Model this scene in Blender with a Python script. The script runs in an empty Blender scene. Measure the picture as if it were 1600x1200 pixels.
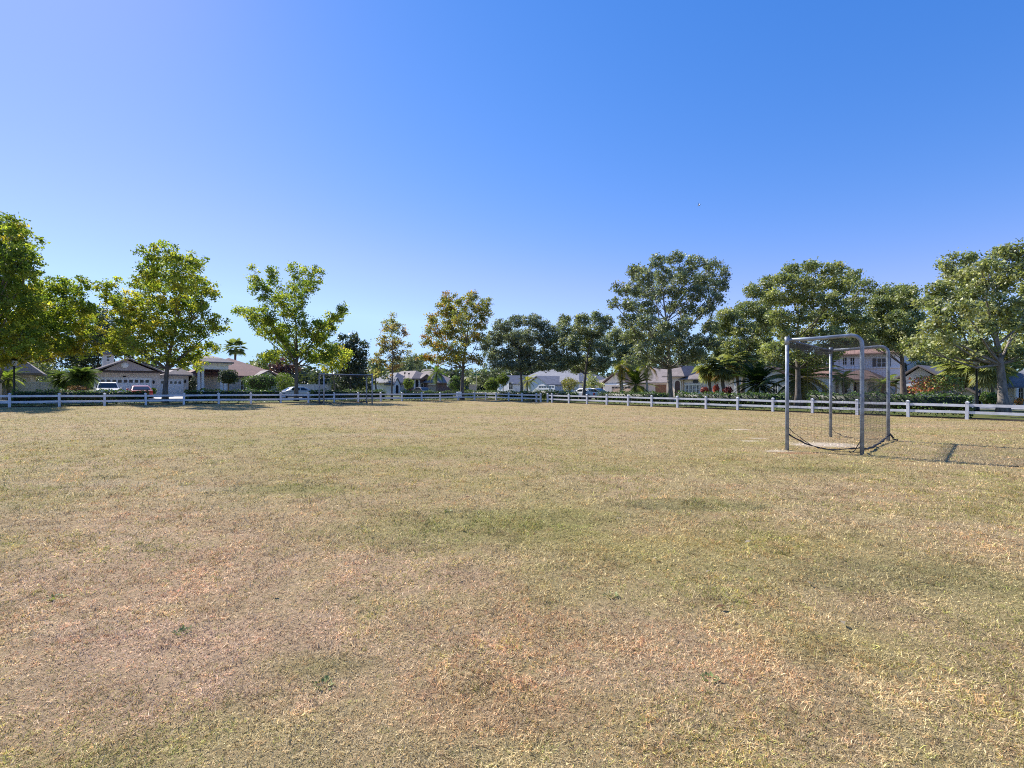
import bpy, math, random
import numpy as np
from mathutils import Vector, Matrix
R = math.radians
random.seed(7); rng = np.random.default_rng(11)
sc = bpy.context.scene
COL = sc.collection
H = 1.65          # eye height
FP = 760.0        # focal length in photo pixels (1600 wide)
CX, CY = 800.0, 604.0

# ------------------------------------------------------------------ helpers
def gz(x):
    x = max(-90.0, min(90.0, x))
    return -0.00525*x + 0.00275*(math.sqrt(x*x+25)-5)
def gz_np(x):
    x = np.clip(x, -90, 90)
    return -0.00525*x + 0.00275*(np.sqrt(x*x+25)-5)
def wx(px, t): return (px-CX)/FP*t
def wz(py, t): return H+(CY-py)/FP*t

def tag(o, label=None, cat=None, group=None, kind=None):
    if label: o['label'] = label
    if cat: o['category'] = cat
    if group: o['group'] = group
    if kind: o['kind'] = kind
    return o
def empty(name, loc, rz=0.0):
    o = bpy.data.objects.new(name, None); COL.objects.link(o)
    o.location = loc; o.rotation_euler = (0, 0, rz); o.empty_display_size = .2
    return o
def thing(name, label, cat, loc, rz=0.0, group=None):
    return tag(empty(name, loc, rz), label, cat, group)
def link_mesh(name, me, mat, parent=None):
    o = bpy.data.objects.new(name, me); COL.objects.link(o)
    if mat is not None: me.materials.append(mat)
    if parent is not None: o.parent = parent
    return o

class MB:
    """collects polygons, links them as one mesh object"""
    def __init__(s): s.v = []; s.f = []; s.sm = []
    def add(s, vs, fs, smooth=False):
        b = len(s.v); s.v += [tuple(v) for v in vs]
        for f in fs: s.f.append(tuple(i+b for i in f)); s.sm.append(smooth)
        return s
    def box(s, x0, x1, y0, y1, z0, z1):
        return s.add([(x0,y0,z0),(x1,y0,z0),(x1,y1,z0),(x0,y1,z0),(x0,y0,z1),(x1,y0,z1),(x1,y1,z1),(x0,y1,z1)],
                     [(3,2,1,0),(4,5,6,7),(0,1,5,4),(1,2,6,5),(2,3,7,6),(3,0,4,7)])
    def prism_y(s, pts, y0, y1, smooth=False):
        n = len(pts)
        vs = [(p[0], y0, p[1]) for p in pts]+[(p[0], y1, p[1]) for p in pts]
        fs = [tuple(range(n)), tuple(range(2*n-1, n-1, -1))]
        fs += [(i, i+n, (i+1) % n+n, (i+1) % n) for i in range(n)]
        return s.add(vs, fs, smooth)
    def prism_z(s, pts, z0, z1):
        n = len(pts)
        vs = [(p[0], p[1], z0) for p in pts]+[(p[0], p[1], z1) for p in pts]
        fs = [tuple(range(n-1, -1, -1)), tuple(range(n, 2*n))]
        fs += [(i, (i+1) % n, (i+1) % n+n, i+n) for i in range(n)]
        return s.add(vs, fs)
    def tube(s, pts, rad, n=8, cap=True):
        pts = [Vector(p) for p in pts]
        if not hasattr(rad, '__len__'): rad = [rad]*len(pts)
        vs = []; prev = None
        for i, p in enumerate(pts):
            d = (pts[min(i+1, len(pts)-1)]-pts[max(i-1, 0)])
            if d.length < 1e-9: d = Vector((0, 0, 1))
            d.normalize()
            if prev is None:
                u = d.orthogonal().normalized()
            else:
                u = prev-d*prev.dot(d)
                u = u.normalized() if u.length > 1e-6 else d.orthogonal().normalized()
            prev = u; w = d.cross(u)
            for k in range(n):
                a = 2*math.pi*k/n
                vs.append(p+(u*math.cos(a)+w*math.sin(a))*rad[i])
        fs = []
        for i in range(len(pts)-1):
            for k in range(n):
                k2 = (k+1) % n
                fs.append((i*n+k, i*n+k2, (i+1)*n+k2, (i+1)*n+k))
        s.add(vs, fs, True)
        if cap:
            b = len(s.v)-len(vs)
            s.f.append(tuple(b+k for k in range(n-1, -1, -1))); s.sm.append(False)
            s.f.append(tuple(b+(len(pts)-1)*n+k for k in range(n))); s.sm.append(False)
        return s
    def lathe(s, prof, cx=0, cy=0, n=16, axis='z'):
        vs = []
        for r, z in prof:
            for k in range(n):
                a = 2*math.pi*k/n
                if axis == 'z': vs.append((cx+r*math.cos(a), cy+r*math.sin(a), z))
                else: vs.append((cx+r*math.cos(a), z, cy+r*math.sin(a)))
        fs = []
        for i in range(len(prof)-1):
            for k in range(n):
                k2 = (k+1) % n
                fs.append((i*n+k, i*n+k2, (i+1)*n+k2, (i+1)*n+k))
        fs.append(tuple(range(n-1, -1, -1))); fs.append(tuple((len(prof)-1)*n+k for k in range(n)))
        return s.add(vs, fs, True)
    def build(s, name, mat, parent=None, bevel=0.0):
        me = bpy.data.meshes.new(name); me.from_pydata(s.v, [], s.f); me.update()
        me.polygons.foreach_set('use_smooth', s.sm)
        o = link_mesh(name, me, mat, parent)
        if bevel:
            m = o.modifiers.new('bevel', 'BEVEL'); m.width = bevel; m.segments = 2; m.limit_method = 'ANGLE'; m.angle_limit = R(35)
        return o

def np_mesh(name, verts, faces, mat, parent=None, cols=None, smooth=False):
    verts = np.asarray(verts, dtype=np.float32).reshape(-1, 3); faces = np.asarray(faces, dtype=np.int32)
    me = bpy.data.meshes.new(name); n, k = faces.shape
    me.vertices.add(len(verts)); me.vertices.foreach_set('co', verts.ravel())
    me.loops.add(n*k); me.loops.foreach_set('vertex_index', faces.ravel())
    me.polygons.add(n); me.polygons.foreach_set('loop_start', np.arange(0, n*k, k, dtype=np.int32))
    me.polygons.foreach_set('loop_total', np.full(n, k, dtype=np.int32))
    if smooth: me.polygons.foreach_set('use_smooth', np.ones(n, dtype=bool))
    me.update(calc_edges=True); me.validate()
    if cols is not None:
        a = me.color_attributes.new('Col', 'FLOAT_COLOR', 'POINT')
        c = np.ones((len(verts), 4), dtype=np.float32); c[:, :3] = cols
        a.data.foreach_set('color', c.ravel())
    return link_mesh(name, me, mat, parent)

def unit(n):
    v = rng.normal(size=(n, 3)); return v/np.linalg.norm(v, axis=1, keepdims=True)
def leaf_geo(c, size, aspect=.62, up_bias=0.0):
    """diamond leaves, random orientation: returns verts (N*4,3), faces"""
    n = len(c); a = unit(n); b0 = unit(n)
    nn = np.cross(a, b0)
    if up_bias:
        nn = nn/np.linalg.norm(nn, axis=1, keepdims=True); nn[:, 2] += up_bias
        a = np.cross(nn, unit(n))
        a /= np.linalg.norm(a, axis=1, keepdims=True)
    b = np.cross(nn, a); b /= np.maximum(np.linalg.norm(b, axis=1, keepdims=True), 1e-6)
    fold = np.cross(a, b)
    s = size.reshape(-1, 1)
    v = np.stack([c-a*s*.5, c+b*s*.5*aspect+fold*s*.1, c+a*s*.5, c-b*s*.5*aspect+fold*s*.1], axis=1).reshape(-1, 3)
    f = np.arange(n*4, dtype=np.int32).reshape(-1, 4)
    return v, f

# ------------------------------------------------------------------ materials
def nd(nt, t, **kw):
    n = nt.nodes.new(t)
    for k, v in kw.items():
        if k in n.inputs: n.inputs[k].default_value = v
        else: setattr(n, k, v)
    return n
def rgba(c): return (c[0], c[1], c[2], 1.0)
MATS = {}
def mat(name, col, rough=.7, var=.12, scale=3.0, bump=0.0, bscale=30.0, metal=0.0, spec=.4, col2=None, stretch=None, coat=0.0):
    if name in MATS: return MATS[name]
    m = bpy.data.materials.new(name); m.use_nodes = True; nt = m.node_tree
    b = nt.nodes['Principled BSDF']
    b.inputs['Roughness'].default_value = rough; b.inputs['Metallic'].default_value = metal
    b.inputs['Specular IOR Level'].default_value = spec
    if coat: b.inputs['Coat Weight'].default_value = coat; b.inputs['Coat Roughness'].default_value = .08
    tc = nd(nt, 'ShaderNodeTexCoord'); mp = nd(nt, 'ShaderNodeMapping')
    if stretch: mp.inputs['Scale'].default_value = stretch
    nt.links.new(tc.outputs['Object'], mp.inputs['Vector'])
    n = nd(nt, 'ShaderNodeTexNoise', Scale=scale, Detail=6.0, Roughness=.65)
    nt.links.new(mp.outputs[0], n.inputs['Vector'])
    c2 = col2 or tuple(min(1, c*(1-var*2.2)) for c in col)
    mix = nd(nt, 'ShaderNodeMix', data_type='RGBA')
    mix.inputs['A'].default_value = rgba(tuple(min(1, c*(1+var)) for c in col)); mix.inputs['B'].default_value = rgba(c2)
    mix.inputs[6].default_value = rgba(tuple(min(1, c*(1+var)) for c in col)); mix.inputs[7].default_value = rgba(c2)
    mr = nd(nt, 'ShaderNodeMapRange'); mr.inputs[1].default_value = .35; mr.inputs[2].default_value = .7
    nt.links.new(n.outputs['Fac'], mr.inputs[0]); nt.links.new(mr.outputs[0], mix.inputs[0])
    nt.links.new(mix.outputs[2], b.inputs['Base Color'])
    if bump:
        n2 = nd(nt, 'ShaderNodeTexNoise', Scale=bscale, Detail=4.0)
        nt.links.new(mp.outputs[0], n2.inputs['Vector'])
        bp = nd(nt, 'ShaderNodeBump', Strength=bump, Distance=.02)
        nt.links.new(n2.outputs['Fac'], bp.inputs['Height']); nt.links.new(bp.outputs[0], b.inputs['Normal'])
    MATS[name] = m; return m
def brickmat(name, c1, c2, mortar, bw, bh, rough=.85, msize=.012, bump=.4):
    if name in MATS: return MATS[name]
    m = bpy.data.materials.new(name); m.use_nodes = True; nt = m.node_tree; b = nt.nodes['Principled BSDF']
    b.inputs['Roughness'].default_value = rough
    tc = nd(nt, 'ShaderNodeTexCoord'); sp = nd(nt, 'ShaderNodeSeparateXYZ'); cb = nd(nt, 'ShaderNodeCombineXYZ')
    nt.links.new(tc.outputs['Object'], sp.inputs[0])
    ad = nd(nt, 'ShaderNodeMath', operation='ADD'); nt.links.new(sp.outputs[0], ad.inputs[0]); nt.links.new(sp.outputs[1], ad.inputs[1])
    nt.links.new(ad.outputs[0], cb.inputs[0]); nt.links.new(sp.outputs[2], cb.inputs[1])
    br = nd(nt, 'ShaderNodeTexBrick'); br.inputs['Scale'].default_value = 1.0
    br.inputs['Color1'].default_value = rgba(c1); br.inputs['Color2'].default_value = rgba(c2); br.inputs['Mortar'].default_value = rgba(mortar)
    br.inputs['Brick Width'].default_value = bw; br.inputs['Row Height'].default_value = bh; br.inputs['Mortar Size'].default_value = msize
    nt.links.new(cb.outputs[0], br.inputs['Vector'])
    n = nd(nt, 'ShaderNodeTexNoise', Scale=1.3, Detail=5.0); nt.links.new(tc.outputs['Object'], n.inputs['Vector'])
    mx = nd(nt, 'ShaderNodeMix', data_type='RGBA', blend_type='MULTIPLY'); mx.inputs[0].default_value = .5
    mr = nd(nt, 'ShaderNodeMapRange'); mr.inputs[1].default_value = .3; mr.inputs[2].default_value = .7; mr.inputs[3].default_value = .6; mr.inputs[4].default_value = 1.2
    nt.links.new(n.outputs['Fac'], mr.inputs[0]); nt.links.new(br.outputs['Color'], mx.inputs[6]); nt.links.new(mr.outputs[0], mx.inputs[7])
    nt.links.new(mx.outputs[2], b.inputs['Base Color'])
    bp = nd(nt, 'ShaderNodeBump', Strength=bump, Distance=.02); nt.links.new(br.outputs['Fac'], bp.inputs['Height']); bp.invert = True
    nt.links.new(bp.outputs[0], b.inputs['Normal'])
    MATS[name] = m; return m
def glassmat(name, col=(.02,.03,.04), rough=.06):
    if name in MATS: return MATS[name]
    m = bpy.data.materials.new(name); m.use_nodes = True; b = m.node_tree.nodes['Principled BSDF']
    b.inputs['Base Color'].default_value = rgba(col); b.inputs['Roughness'].default_value = rough; b.inputs['Specular IOR Level'].default_value = .7
    MATS[name] = m; return m
def leafmat(name, trans=.42, gloss=.25, tint=(1.25,1.25,.55)):
    if name in MATS: return MATS[name]
    m = bpy.data.materials.new(name); m.use_nodes = True; nt = m.node_tree; b = nt.nodes['Principled BSDF']
    b.inputs['Roughness'].default_value = .5; b.inputs['Specular IOR Level'].default_value = gloss
    at = nd(nt, 'ShaderNodeAttribute', attribute_name='Col'); nt.links.new(at.outputs['Color'], b.inputs['Base Color'])
    mu = nd(nt, 'ShaderNodeMix', data_type='RGBA', blend_type='MULTIPLY'); mu.inputs[0].default_value = 1.0
    nt.links.new(at.outputs['Color'], mu.inputs[6]); mu.inputs[7].default_value = rgba(tint)
    tr = nd(nt, 'ShaderNodeBsdfTranslucent'); nt.links.new(mu.outputs[2], tr.inputs['Color'])
    ms = nd(nt, 'ShaderNodeMixShader'); ms.inputs[0].default_value = trans
    nt.links.new(b.outputs[0], ms.inputs[1]); nt.links.new(tr.outputs[0], ms.inputs[2])
    nt.links.new(ms.outputs[0], nt.nodes['Material Output'].inputs['Surface'])
    MATS[name] = m; return m

M_VINYL = mat('white_vinyl', (.64,.65,.68), .5, .10, 2.5)
M_GALV = mat('weathered_galvanised_pipe', (.25,.29,.345), .5, .25, 6, metal=.3, col2=(.15,.165,.18))
M_NET = mat('dark_net_cord', (.05,.05,.055), .9, .2, 10)
M_BARK = mat('grey_bark', (.16,.135,.115), .95, .3, 6, bump=.8, bscale=18, stretch=(1,1,.25))
M_BARKP = mat('pale_bark', (.24,.21,.18), .95, .3, 5, bump=.6, bscale=18, stretch=(1,1,.3))
M_LEAF = leafmat('deciduous_leaf', .58)
M_OAK = leafmat('oak_leaf', .36, .8, (1.2,1.25,.6))
M_HEDGE = leafmat('hedge_leaf', .25, .45, (1.2,1.3,.5))
M_PALM = leafmat('palm_leaf', .5, .15, (1.3,1.3,.5))
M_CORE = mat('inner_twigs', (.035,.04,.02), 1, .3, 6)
M_STUCCO_TAN = mat('tan_stucco', (0.675,0.558,0.468), .9, .06, 1.2, bump=.2, bscale=60)
M_STUCCO_BEIGE = mat('beige_stucco', (0.779,0.675,0.546), .9, .06, 1.2, bump=.2, bscale=60)
M_STUCCO_GREY = mat('grey_stucco', (0.649,0.636,0.649), .9, .06, 1.2, bump=.2, bscale=60)
M_STUCCO_WHITE = mat('white_stucco', (.82,.81,.80), .9, .05, 1.2, bump=.2, bscale=60)
M_STUCCO_PINK = mat('pinkish_stucco', (.74,.66,.60), .9, .06, 1.2, bump=.2, bscale=60)
M_TRIM = mat('white_trim', (.83,.82,.80), .6, .04, 2)
M_GARAGE = mat('white_garage_door', (.82,.82,.83), .5, .04, 2)
M_DARK = mat('dark_opening', (.02,.02,.02), .8, .2, 3)
M_WOOD = mat('brown_wood_door', (.23,.11,.055), .6, .25, 2, stretch=(8,8,1))
M_DBROWN = mat('dark_brown_door', (.09,.045,.035), .6, .2, 2)
M_SHUTTER = mat('dark_shutter', (.035,.035,.05), .6, .2, 4)
M_GLASS = glassmat('window_glass', (.015,.02,.025), .2)
M_RSHINGLE = brickmat('grey_brown_shingle_roof', (.26,.215,.20), (.20,.17,.16), (.12,.10,.10), .32, .10)
M_RTAUPE = brickmat('taupe_shingle_roof', (.30,.25,.235), (.24,.20,.19), (.14,.12,.11), .32, .10)
M_RRED = brickmat('reddish_tile_roof', (.30,.15,.12), (.24,.13,.11), (.12,.08,.07), .3, .14)
M_RSLATE = brickmat('slate_grey_shingle_roof', (.24,.25,.28), (.19,.20,.23), (.11,.11,.13), .32, .10)
M_RCLAY = brickmat('clay_tile_roof', (.33,.19,.14), (.26,.16,.12), (.16,.08,.06), .25, .2)
M_RBROWN = brickmat('brown_tile_roof', (.14,.085,.07), (.11,.07,.06), (.06,.04,.04), .25, .2)
M_BRICK = brickmat('red_brown_brick', (.27,.12,.085), (.20,.09,.07), (.30,.25,.22), .22, .075)
M_STONE = brickmat('pale_stone_block', (.50,.45,.39), (.42,.38,.33), (.3,.28,.25), .4, .2)
M_CAST = mat('cast_stone', (.52,.46,.38), .9, .12, 6)
M_BLACKMETAL = mat('black_painted_metal', (.02,.022,.022), .4, .2, 5, metal=.3)
M_LAMPGLASS = mat('frosted_lamp_glass', (.7,.7,.68), .3, .05, 4)
M_CONC = mat('pale_concrete', (.50,.49,.46), .9, .10, .8, bump=.2, bscale=40)
M_ROAD = mat('light_worn_asphalt', (.36,.36,.355), .92, .14, .5, bump=.3, bscale=60)
M_TYRE = mat('tyre_rubber', (.02,.02,.02), .8, .1, 5)
M_RIM = mat('alloy_rim', (.5,.5,.52), .3, .05, 5, metal=.8)
M_CARGLASS = glassmat('car_glass', (.015,.02,.025), .04)
M_PWHITE = mat('white_car_paint', (.78,.79,.80), .3, .02, 1, coat=.6)
M_PRED = mat('red_car_paint', (.42,.05,.05), .3, .02, 1, coat=.6)
M_PSILVER = mat('silver_car_paint', (.52,.54,.58), .3, .02, 1, coat=.6, metal=.4)
M_PDARK = mat('dark_car_paint', (.02,.022,.028), .3, .02, 1, coat=.6)
M_LIGHT = mat('headlight_lens', (.7,.72,.74), .1, .03, 3)
M_TAIL = mat('tail_light_lens', (.35,.02,.02), .15, .03, 3)
M_SIGNG = mat('green_sign_face', (.03,.22,.12), .4, .05, 3)

# ------------------------------------------------------------------ site geometry
dL = Vector((.746,.666)); dL.normalize(); nL = Vector((-dL.y, dL.x))
dR = Vector((.6195,-.785)); dR.normalize(); nR = Vector((-dR.y, dR.x))
P0L = Vector((-33.64,32.56)); P0R = Vector((4.146,50.35))
STEP = 2.44
cL = nL.dot(P0L); cR = nR.dot(P0R)
# corner = intersection of the two fence lines
det = nL.x*nR.y-nL.y*nR.x
CORNER = Vector(((cL*nR.y-nL.y*cR)/det, (nL.x*cR-cL*nR.x)/det))
def fl(px, off):   # point on the left street side at photo column px and offset behind the fence line
    u = (px-CX)/FP; t = (cL+off)/(nL.x*u+nL.y); return Vector((u*t, t))
def fr(px, off):
    u = (px-CX)/FP; t = (cR+off)/(nR.x*u+nR.y); return Vector((u*t, t))

# ------------------------------------------------------------------ turf colour group
def pt(px, py):
    u = (px-CX)/FP; t = 20.0
    for _ in range(12):
        t = (H-gz(u*t))/((py-CY)/FP)
    return u*t, t
PATCH = []   # x, y, rx, ry, colour, strength
def patch(px, py, rx, ry, col, k):
    x, y = pt(px, py); PATCH.append((x, y, rx, ry, col, k))
GREEN = (.22,.225,.06); YGREEN = (.31,.275,.08); PALE = (.46,.38,.26); SAND = (.68,.60,.50); RUST = (.37,.20,.12); PINK = (.50,.36,.245); OLIVE = (.21,.20,.08)
patch(450,765,1.5,.55,GREEN,0.56); patch(830,812,1.6,.9,GREEN,0.45); patch(640,705,2.8,1.6,GREEN,0.41)
patch(440,672,5.5,1.6,YGREEN,0.42); patch(120,700,4.5,1.8,YGREEN,0.27); patch(1290,735,1.7,.6,OLIVE,.6)
patch(1080,790,1.5,.5,OLIVE,.6); patch(1400,900,1.6,.6,OLIVE,.45); patch(940,735,1.6,.8,GREEN,0.26)
patch(210,900,2.6,1.6,PINK,.65); patch(420,1010,1.2,.8,PINK,.6); patch(900,1000,1.6,.7,PINK,.4); patch(640,900,1.3,.7,PINK,.45); patch(760,1100,.9,.35,RUST,.22); patch(480,1040,.5,.2,GREEN,0.38)
patch(160,757,2.6,.5,PALE,.35); patch(330,765,1.0,.35,PALE,.3); patch(600,680,4,1.0,PALE,.25)
patch(1290,695,1.25,.8,SAND,.8); patch(1217,705,.5,.3,SAND,.55); patch(1172,689,.45,.2,SAND,.75); patch(1155,671,.6,.24,SAND,.7); patch(1186,685,.4,.18,SAND,.6)
patch(1245,708,.8,.3,RUST,.6); patch(1560,673,1.2,.4,RUST,.7); patch(1180,662,4,1.0,PALE,.3); patch(1350,665,6,1.4,PINK,.45); patch(1000,655,8,2.5,PINK,.3)
patch(200,655,8,1.3,YGREEN,0.24); patch(760,690,5,2.2,YGREEN,0.30); patch(560,735,3.2,1.2,YGREEN,0.30); patch(1000,720,3.5,1.4,YGREEN,0.27); patch(720,830,2.2,.9,GREEN,0.30); patch(960,850,1.5,.6,YGREEN,0.30); patch(300,690,4,1.6,GREEN,0.26); patch(1180,840,2,.8,YGREEN,0.24); patch(640,645,9,2.5,YGREEN,0.21); patch(70,1080,.7,.35,OLIVE,.3); patch(1330,1020,.9,.4,YGREEN,0.24); patch(130,985,.6,.3,PALE,.3); patch(120,1060,1.3,.8,PINK,.6); patch(300,820,2.4,1.0,PINK,.4); patch(1150,1080,1.2,.6,PINK,.35); patch(1000,880,1.0,.5,GREEN,0.22); patch(1500,800,2,.7,YGREEN,0.21)
def turf_group():
    g = bpy.data.node_groups.new('turf_colour', 'ShaderNodeTree')
    g.interface.new_socket('Color', in_out='OUTPUT', socket_type='NodeSocketColor')
    g.interface.new_socket('Fine', in_out='OUTPUT', socket_type='NodeSocketFloat')
    out = g.nodes.new('NodeGroupOutput'); L = g.links.new
    geo = nd(g, 'ShaderNodeNewGeometry'); pos = geo.outputs['Position']
    flat = nd(g, 'ShaderNodeVectorMath', operation='MULTIPLY'); L(pos, flat.inputs[0]); flat.inputs[1].default_value = (1,1,0)
    def noise(scale, detail=5, rough=.6, off=0.0):
        a = nd(g, 'ShaderNodeVectorMath', operation='ADD'); L(flat.outputs[0], a.inputs[0]); a.inputs[1].default_value = (off, off*1.7, 0)
        n = nd(g, 'ShaderNodeTexNoise', Scale=scale, Detail=float(detail), Roughness=rough); L(a.outputs[0], n.inputs['Vector']); return n.outputs['Fac']
    def rng_(s, a, b, c=0., d=1.):
        m = nd(g, 'ShaderNodeMapRange'); m.inputs[1].default_value = a; m.inputs[2].default_value = b; m.inputs[3].default_value = c; m.inputs[4].default_value = d
        L(s, m.inputs[0]); return m.outputs[0]
    def mix(f, a, b, mode='MIX'):
        m = nd(g, 'ShaderNodeMix', data_type='RGBA', blend_type=mode)
        if isinstance(f, float): m.inputs[0].default_value = f
        else: L(f, m.inputs[0])
        for s, i in ((a, 6), (b, 7)):
            if isinstance(s, tuple): m.inputs[i].default_value = rgba(s)
            else: L(s, m.inputs[i])
        return m.outputs[2]
    def mul(a, b):
        m = nd(g, 'ShaderNodeMath', operation='MULTIPLY'); L(a, m.inputs[0])
        if isinstance(b, float): m.inputs[1].default_value = b
        else: L(b, m.inputs[1])
        return m.outputs[0]
    c = mix(rng_(noise(.22, 8, .72), .40, .60), (.435,.345,.195), (.375,.32,.14))
    c = mix(rng_(noise(.9, 6, .7, 31.), .48, .68, 0., .75), c, (.42,.31,.18))
    c = mix(rng_(noise(2.3, 5, .7, 77.), .56, .76, 0., .6), c, (.20,.20,.065))
    c = mix(rng_(noise(4.5, 4, .7, 13.), .56, .72, 0., .5), c, (.33,.19,.12))
    wob = noise(2.6, 9, .82, 5.)
    for x, y, rx, ry, col, k in PATCH:
        s = nd(g, 'ShaderNodeVectorMath', operation='SUBTRACT'); L(flat.outputs[0], s.inputs[0]); s.inputs[1].default_value = (x, y, 0)
        m = nd(g, 'ShaderNodeVectorMath', operation='MULTIPLY'); L(s.outputs[0], m.inputs[0]); m.inputs[1].default_value = (1/rx, 1/ry, 0)
        le = nd(g, 'ShaderNodeVectorMath', operation='LENGTH'); L(m.outputs[0], le.inputs[0])
        a = nd(g, 'ShaderNodeMath', operation='MULTIPLY_ADD'); L(wob, a.inputs[0]); a.inputs[1].default_value = 1.9; L(le.outputs['Value'], a.inputs[2])
        c = mix(mul(rng_(a.outputs[0], 1.9, 1.35), k), c, col)
    # lawn beyond the fence, mulch under the hedges
    def sd(n, cc):
        d = nd(g, 'ShaderNodeVectorMath', operation='DOT_PRODUCT'); L(flat.outputs[0], d.inputs[0]); d.inputs[1].default_value = (n.x, n.y, 0)
        m = nd(g, 'ShaderNodeMath', operation='SUBTRACT'); L(d.outputs['Value'], m.inputs[0]); m.inputs[1].default_value = cc; return m.outputs[0]
    mx = nd(g, 'ShaderNodeMath', operation='MAXIMUM'); L(sd(nL, cL), mx.inputs[0]); L(sd(nR, cR), mx.inputs[1])
    wd = nd(g, 'ShaderNodeMath', operation='MULTIPLY_ADD'); L(noise(2.0, 4, .7, 3.), wd.inputs[0]); wd.inputs[1].default_value = 1.0; L(mx.outputs[0], wd.inputs[2])
    lawn = mix(rng_(noise(.5, 6, .7, 9.), .4, .62), (.085,.125,.03), (.17,.17,.06))
    c = mix(rng_(wd.outputs[0], .55, .85), c, (.055,.04,.028))
    c = mix(rng_(wd.outputs[0], 2.5, 2.9), c, lawn)
    fine = noise(26., 6, .75, 2.); thatch = noise(170., 4, .8, 4.)
    c = mix(1.0, c, rng_(fine, .3, .7, .6, 1.4), 'MULTIPLY')
    c = mix(1.0, c, rng_(thatch, .36, .66, .55, 1.5), 'MULTIPLY')
    L(c, out.inputs['Color']); L(fine, out.inputs['Fine'])
    return g
TG = turf_group()
def turf_mat():
    m = bpy.data.materials.new('dry_turf'); m.use_nodes = True; nt = m.node_tree; b = nt.nodes['Principled BSDF']
    b.inputs['Roughness'].default_value = .95; b.inputs['Specular IOR Level'].default_value = .15
    g = nt.nodes.new('ShaderNodeGroup'); g.node_tree = TG
    dk = nd(nt, 'ShaderNodeMix', data_type='RGBA', blend_type='MULTIPLY'); dk.inputs[0].default_value = 1.0; dk.inputs[7].default_value = (.80,.76,.70,1); nt.links.new(g.outputs[0], dk.inputs[6]); nt.links.new(dk.outputs[2], b.inputs['Base Color'])
    bp = nd(nt, 'ShaderNodeBump', Strength=.9, Distance=.03); nt.links.new(g.outputs[1], bp.inputs['Height']); nt.links.new(bp.outputs[0], b.inputs['Normal'])
    return m
def blade_mat():
    m = bpy.data.materials.new('grass_blades'); m.use_nodes = True; nt = m.node_tree; b = nt.nodes['Principled BSDF']
    b.inputs['Roughness'].default_value = .7; b.inputs['Specular IOR Level'].default_value = .25
    g = nt.nodes.new('ShaderNodeGroup'); g.node_tree = TG
    at = nd(nt, 'ShaderNodeAttribute', attribute_name='Col')
    mu = nd(nt, 'ShaderNodeMix', data_type='RGBA', blend_type='MULTIPLY'); mu.inputs[0].default_value = 1.0
    nt.links.new(g.outputs[0], mu.inputs[6]); nt.links.new(at.outputs['Color'], mu.inputs[7])
    nt.links.new(mu.outputs[2], b.inputs['Base Color'])
    tr = nd(nt, 'ShaderNodeBsdfTranslucent'); nt.links.new(mu.outputs[2], tr.inputs['Color'])
    ms = nd(nt, 'ShaderNodeMixShader'); ms.inputs[0].default_value = .3
    nt.links.new(b.outputs[0], ms.inputs[1]); nt.links.new(tr.outputs[0], ms.inputs[2])
    nt.links.new(ms.outputs[0], nt.nodes['Material Output'].inputs['Surface'])
    return m

# ------------------------------------------------------------------ ground, roads
def grid_sheet(name, xs, ys, mat_, lift=0.0):
    xs = np.array(xs, float); ys = np.array(ys, float)
    X, Y = np.meshgrid(xs, ys); Z = gz_np(X)+lift
    v = np.stack([X, Y, Z], -1).reshape(-1, 3); nx = len(xs)
    f = [(j*nx+i, j*nx+i+1, (j+1)*nx+i+1, (j+1)*nx+i) for j in range(len(ys)-1) for i in range(nx-1)]
    return np_mesh(name, v, f, mat_, smooth=True)
xs = [-2500,-600,-200]+list(np.arange(-96, 97, 4))+[200,600,2500]
g = grid_sheet('ground', xs, [-400,-60,0,20,40,60,80,100,130,200,500,2500], turf_mat()); tag(g, kind='structure')
def strip(name, base, d, n, a0, a1, o0, o1, mat_, lift, thick=0.0):
    k = max(2, int((a1-a0)/3)); v = []; f = []
    for i in range(k+1):
        for o in (o0, o1):
            p = base+d*(a0+(a1-a0)*i/k)+n*o; v.append((p.x, p.y, gz(p.x)+lift))
    for i in range(k): f.append((i*2, i*2+2, i*2+3, i*2+1))
    m = MB(); m.add(v, f)
    if thick:
        w = [(x, y, z-thick) for x, y, z in v]; b = len(m.v); m.v += w
        for i in range(k):
            m.f.append((i*2, b+i*2, b+i*2+2, i*2+2)); m.f.append((i*2+1, i*2+3, b+i*2+3, b+i*2+1)); m.sm += [False, False]
    o = m.build(name, mat_); tag(o, kind='structure'); return o
LR0, LR1 = 7.8, 14.6; RR0, RR1 = 17.2, 24.0
strip('road', CORNER, dL, nL, -110, 120, LR0, LR1, M_ROAD, .03)
strip('road', CORNER, dR, nR, -90, 110, RR0, RR1, M_ROAD, .034)
crossR = RR0/ (nR.dot(dL)) if abs(nR.dot(dL)) > .2 else 17
strip('kerb', CORNER, dL, nL, -110, 15.0, LR0-.3, LR0, M_CONC, .11, .12)
strip('kerb', CORNER, dL, nL, -110, 15.0, LR1, LR1+.3, M_CONC, .11, .12)
strip('kerb', CORNER, dR, nR, -7.0, 110, RR0-.3, RR0, M_CONC, .11, .12)
strip('kerb', CORNER, dR, nR, -7.0, 110, RR1, RR1+.3, M_CONC, .11, .12)
strip('pavement', CORNER, dL, nL, -110, 16.0, LR1+1.6, LR1+3.0, M_CONC, .05)
strip('pavement', CORNER, dR, nR, -7.5, 110, RR1+1.6, RR1+3.0, M_CONC, .05)
def drive(f, pxa, pxb, o0, o1, right=False):
    fn = fr if right else fl; base, d, n, = CORNER, (dR if right else dL), (nR if right else nL)
    a0 = (fn(pxa, o1)-base).dot(d); a1 = (fn(pxb, o1)-base).dot(d)
    return strip('driveway', base, d, n, a0, a1, o0, o1, M_CONC, .125)
drive('', 150, 298, LR1-.2, 27.0)
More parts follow.
